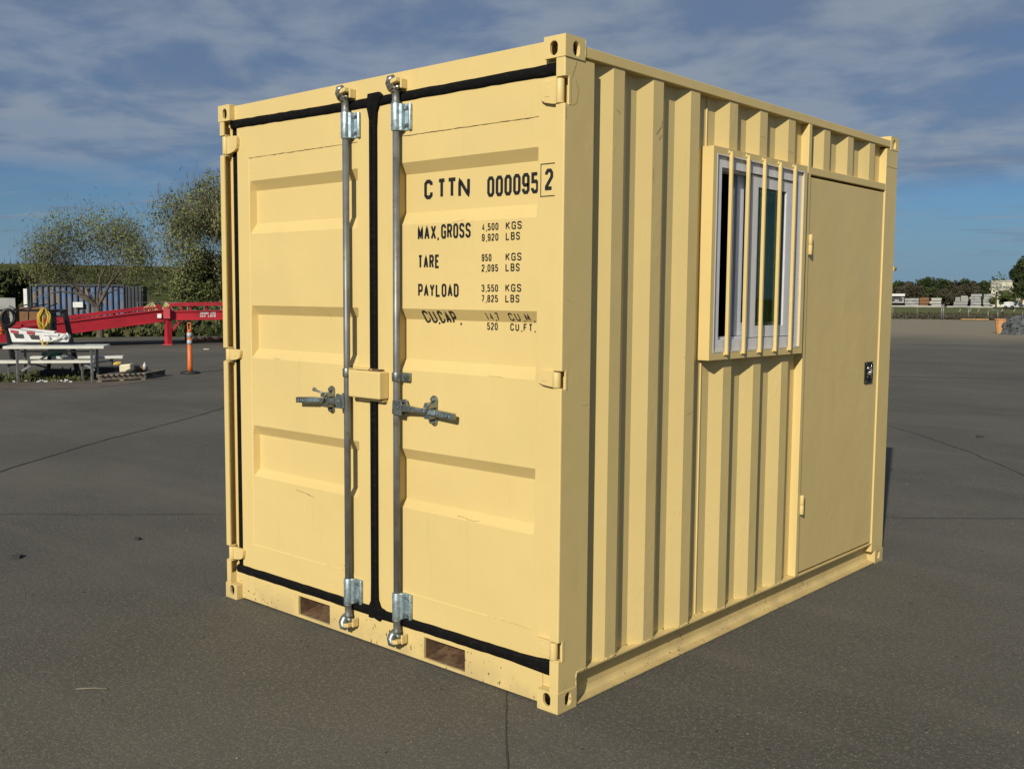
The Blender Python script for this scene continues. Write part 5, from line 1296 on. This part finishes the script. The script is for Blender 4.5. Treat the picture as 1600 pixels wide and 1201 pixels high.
# block / slab stacks
stacks = [(1413, 1436, 465.5, 478, 'concrete', 3, 'low grey stack of slabs left of the brown one'), (1436, 1452, 464.5, 476.5, 'brown', 3, 'brown banded stack between grey stacks'), (1453.5, 1471.5, 465, 476, 'concretew', 3, 'pale stack just right of the brown stack'),
          (1492, 1501.5, 464, 471, 'concrete', 2, 'small grey stack on the left of the tall group'), (1501.5, 1513.5, 462, 471, 'concretew', 3, 'pale stack with a thin lid board'), (1515, 1534, 459, 475, 'concrete', 5, 'widest and tallest grey stack'), (1536, 1552, 459, 476, 'concrete', 5, 'tall grey stack beside the bush'), (1490, 1512, 471, 478, 'steel', 2, 'low dark grey stack under the two small stacks')]
for i, (a, b, y0, y1, mt_, nrow, lab) in enumerate(stacks):
    D_ = 236-(8 if i == 7 else 0); p, q = at(a, 470, D_), at(b, 470, D_); z1 = at(a, y0, D_).z; z0_ = at(a, y1, D_).z if i in (3, 4) else 0
    st = thing('slab_stack', lab+' beyond the field', 'slab stack', ((p.x+q.x)/2, (p.y+q.y)/2, max(0, z0_)), 'slab stacks beyond the field')
    hh = (z1-z0_)/nrow; c_ = (p+q)/2; uu = (q-p).normalized(); ln2 = (q-p).length/2; rr_ = rng(i)
    for k in range(nrow):
        o_ = rr_.uniform(-.12, .12); mb = MB(); mb.obox((c_.x+uu.x*o_, c_.y+uu.y*o_, z0_+hh*(k+.5)), uu*(ln2-rr_.uniform(0, .2)), Vector((-uu.y, uu.x, 0))*.8, (0, 0, hh*.42)); mb.build('slab', M[mt_], st)
for a, b in ((1385, 1474), (1480, 1552)):
    p, q = at(a, 470, 228), at(b, 470, 228); mb = MB(); mb.beam((p.x, p.y, .16), (q.x, q.y, .16), .4, .34)
    tag(mb.build('low_wall', M['concretew']), 'long low pale kerb wall at the far edge of the field, %s half' % ('left' if a < 1400 else 'right'), 'low wall', 'low pale walls beyond the field')
# white trailer frame
p, q = at(1393, 470, 232), at(1411.5, 470, 232); tr_ = thing('white_trailer', 'white box trailer with open dark side just past the container corner', 'trailer', ((p.x+q.x)/2, (p.y+q.y)/2, 0))
uu = (q-p).normalized(); nn = Vector((-uu.y, uu.x, 0)); c_ = (p+q)/2; z1 = at(1400, 459, 232).z
mb = MB(); mb.obox((c_.x, c_.y, z1-.25), uu*1.45, nn*1.1, (0, 0, .25)); mb.build('roof', M['white'], tr_, bevel=.04)
mb = MB(); mb.obox((c_.x+nn.x*.2, c_.y+nn.y*.2, z1-1.2), uu*1.3, nn*.8, (0, 0, .75)); mb.build('body', M['concrete'], tr_)
mb = MB(); mb.obox((c_.x-.2*uu.x-nn.x*.65, c_.y-.2*uu.y-nn.y*.65, z1-.85), uu*.8, nn*.04, (0, 0, .28)); mb.build('window', M['blkplastic'], tr_)
for s_ in (-.9, .6): mb = MB(); w0 = c_+uu*s_; mb.tube([w0+Vector((0,0,.36))-nn*.9, w0+Vector((0,0,.36))-nn*.6], .36, 12); mb.build('wheel', M['blkplastic'], tr_)
# far lot fence
cf = thing('chain_fence', 'low galvanised fence with slanted barbed wire arms along the far edge of the lot', 'fence', at(1470, 497, 88))
for px, y0, r0 in ((1395, 478, .03), (1433, 480, .025), (1471, 475, .05), (1474, 475, .05), (1513, 479, .04), (1544, 484, .04), (1559, 484, .04), (1598, 486, .03)):
    p = at(px, 490, 89); z = at(px, y0, 89).z; mb = MB(); mb.tube([(p.x, p.y, 0), (p.x, p.y, z)], r0, 6); mb.build('post', M['chain'], cf)
for px in (1498, 1514, 1527, 1564, 1583):
    a, b = at(px, 487.5, 89), at(px+3.5, 483, 89); mb = MB(); mb.tube([a, b], .03, 5); mb.build('arm', M['concretew'], cf)
for a, b, y in ((1544, 1559, 484.5),): mb = MB(); mb.tube([at(a, y, 89), at(b, y, 89)], .03, 5); mb.build('gate_rail', M['chain'], cf)
for z in (.35, .7, 1.0):
    a, b = at(1385, 490, 89), at(1620, 490, 89); mb = MB(); mb.tube([(a.x, a.y, z), (b.x, b.y, z)], .005, 4); mb.build('wire', M['chain'], cf)
for i, (a, b, y) in enumerate(((1430, 1477, 496.3), (1502, 1544, 499.3))):
    p, q = hz(a, y+1.5), hz(b, y+1.7); mb = MB(); mb.beam((p.x, p.y, .10), (q.x, q.y, .10), .12, .09); mb.beam((p.x, p.y, .03), (q.x, q.y, .03), .10, .05, 1)  # lower black strip: shade beneath the timber put into its colour
    tag(mb.build('timber_beam', [M['woodor'], M['blkplastic']]), ['orange timber beam along the lot edge, nearest the container', 'orange timber beam along the lot edge, left of the tub'][i], 'timber', 'timber beams at the lot edge')
# dry weeds at fence
r_ = np.random.RandomState(28); P = []; T = []
for i in range(520):
    px = r_.uniform(1370, 1640); D_ = r_.uniform(90, 112); p = at(px, 480, D_); m_ = 16; s_ = r_.uniform(.2, .7)
    g = r_.normal(size=(m_, 3))*np.array([s_, s_, s_*.22]); g[:, 2] = np.abs(g[:, 2]); P.append(g+np.array([p.x, p.y, 0])); T.append(np.full(m_, r_.uniform(.2, 1)))
tag(cards('fence_weeds', np.concatenate(P), .16, M['leaf_brown'], None, 29, up=.6, aspect=2.2, tone=np.concatenate(T)), 'dry brown weeds along the far fence line', 'weeds', kind='stuff')
# tub
p = hz(1565, 520.5); tb_ = thing('plastic_tub', 'orange tapered tub with a cut corner standing on the far asphalt', 'tub', (p.x, p.y, 0)); f_ = (p-CAM).xy.length/FPX
pr_ = []
for k in range(13):
    pr_.append(None)
def ring(rad, z, sq=1.0): return [(p.x+RT.x*rad*math.cos(t)+FW.x*rad*.8*math.sin(t), p.y+RT.y*rad*math.cos(t)+FW.y*rad*.8*math.sin(t), z) for t in [2*math.pi*i/12+.2 for i in range(12)]]
mb = MB(); rgs = [ring(.24, 0), ring(.28, .2), ring(.345, .62), ring(.385, .66), ring(.385, .70), ring(.34, .70), ring(.26, .15)]
mb.add([v for r__ in rgs for v in r__], [(i*12+j, i*12+(j+1) % 12, (i+1)*12+(j+1) % 12, (i+1)*12+j) for i in range(6) for j in range(12)]); mb.build('tub_wall', M['peach'], tb_)
mb = MB(); mb.add(ring(.25, .1), [tuple(range(12))]); mb.build('tub_floor', M['brown'], tb_, recalc=False)
# wrapped bundle
p = hz(1600, 523.0); mb = MB(); r_ = rng(14); nu, nv = 30, 14; vs = []
for j in range(nv+1):
    for i in range(nu):
        t, f = 2*math.pi*i/nu, math.pi/2*j/nv; k = 1+.10*math.sin(5*t+3*f)+.07*math.sin(11*t-7*f+1)+r_.uniform(-.05, .05)
        e_ = .35; vs.append((p.x+RT.x*.92*k*math.cos(t)*math.cos(f)**e_+FW.x*.7*k*math.sin(t)*math.cos(f)**e_, p.y+RT.y*.92*k*math.cos(t)*math.cos(f)**e_+FW.y*.7*k*math.sin(t)*math.cos(f)**e_, .86*k*math.sin(f)**.8*(1+.15*math.cos(t))))
mb.add(vs, [(j*nu+i, j*nu+(i+1) % nu, (j+1)*nu+(i+1) % nu, (j+1)*nu+i) for j in range(nv) for i in range(nu)])
tag(mb.build('wrapped_bundle', M['wrap']), 'grey crumpled plastic-wrapped bundle with bright glints at the right edge', 'bundle')
mb = MB()  # added bright chips stand in for glints on the wrap
for px, py in ((1581, 504), (1590, 511), (1591, 516), (1597, 507)):
    q = at(px, py, (p-CAM).xy.length-.86); mb.obox(q, RT*.05, Vector((.03, -.03, .01)), (0, 0, .035))
tag(mb.build('glint_chip', M['chrome']), 'shiny foil chips added on the grey bundle for its highlights', 'glint')

# overall reflectance of the non-metal paints, plastics and ground (one exposure for all of them)
for m_ in MATS:
    b_ = m_.node_tree.nodes.get('Principled BSDF')
    if b_ is None or b_.inputs['Metallic'].default_value > .4: continue
    for n_ in m_.node_tree.nodes:
        if n_.bl_idname == 'ShaderNodeMix' and n_.data_type == 'RGBA':
            for k_ in (6, 7):
                if not n_.inputs[k_].is_linked:
                    c_ = n_.inputs[k_].default_value; n_.inputs[k_].default_value = (c_[0]*.775, c_[1]*.785, c_[2]*.79, 1)
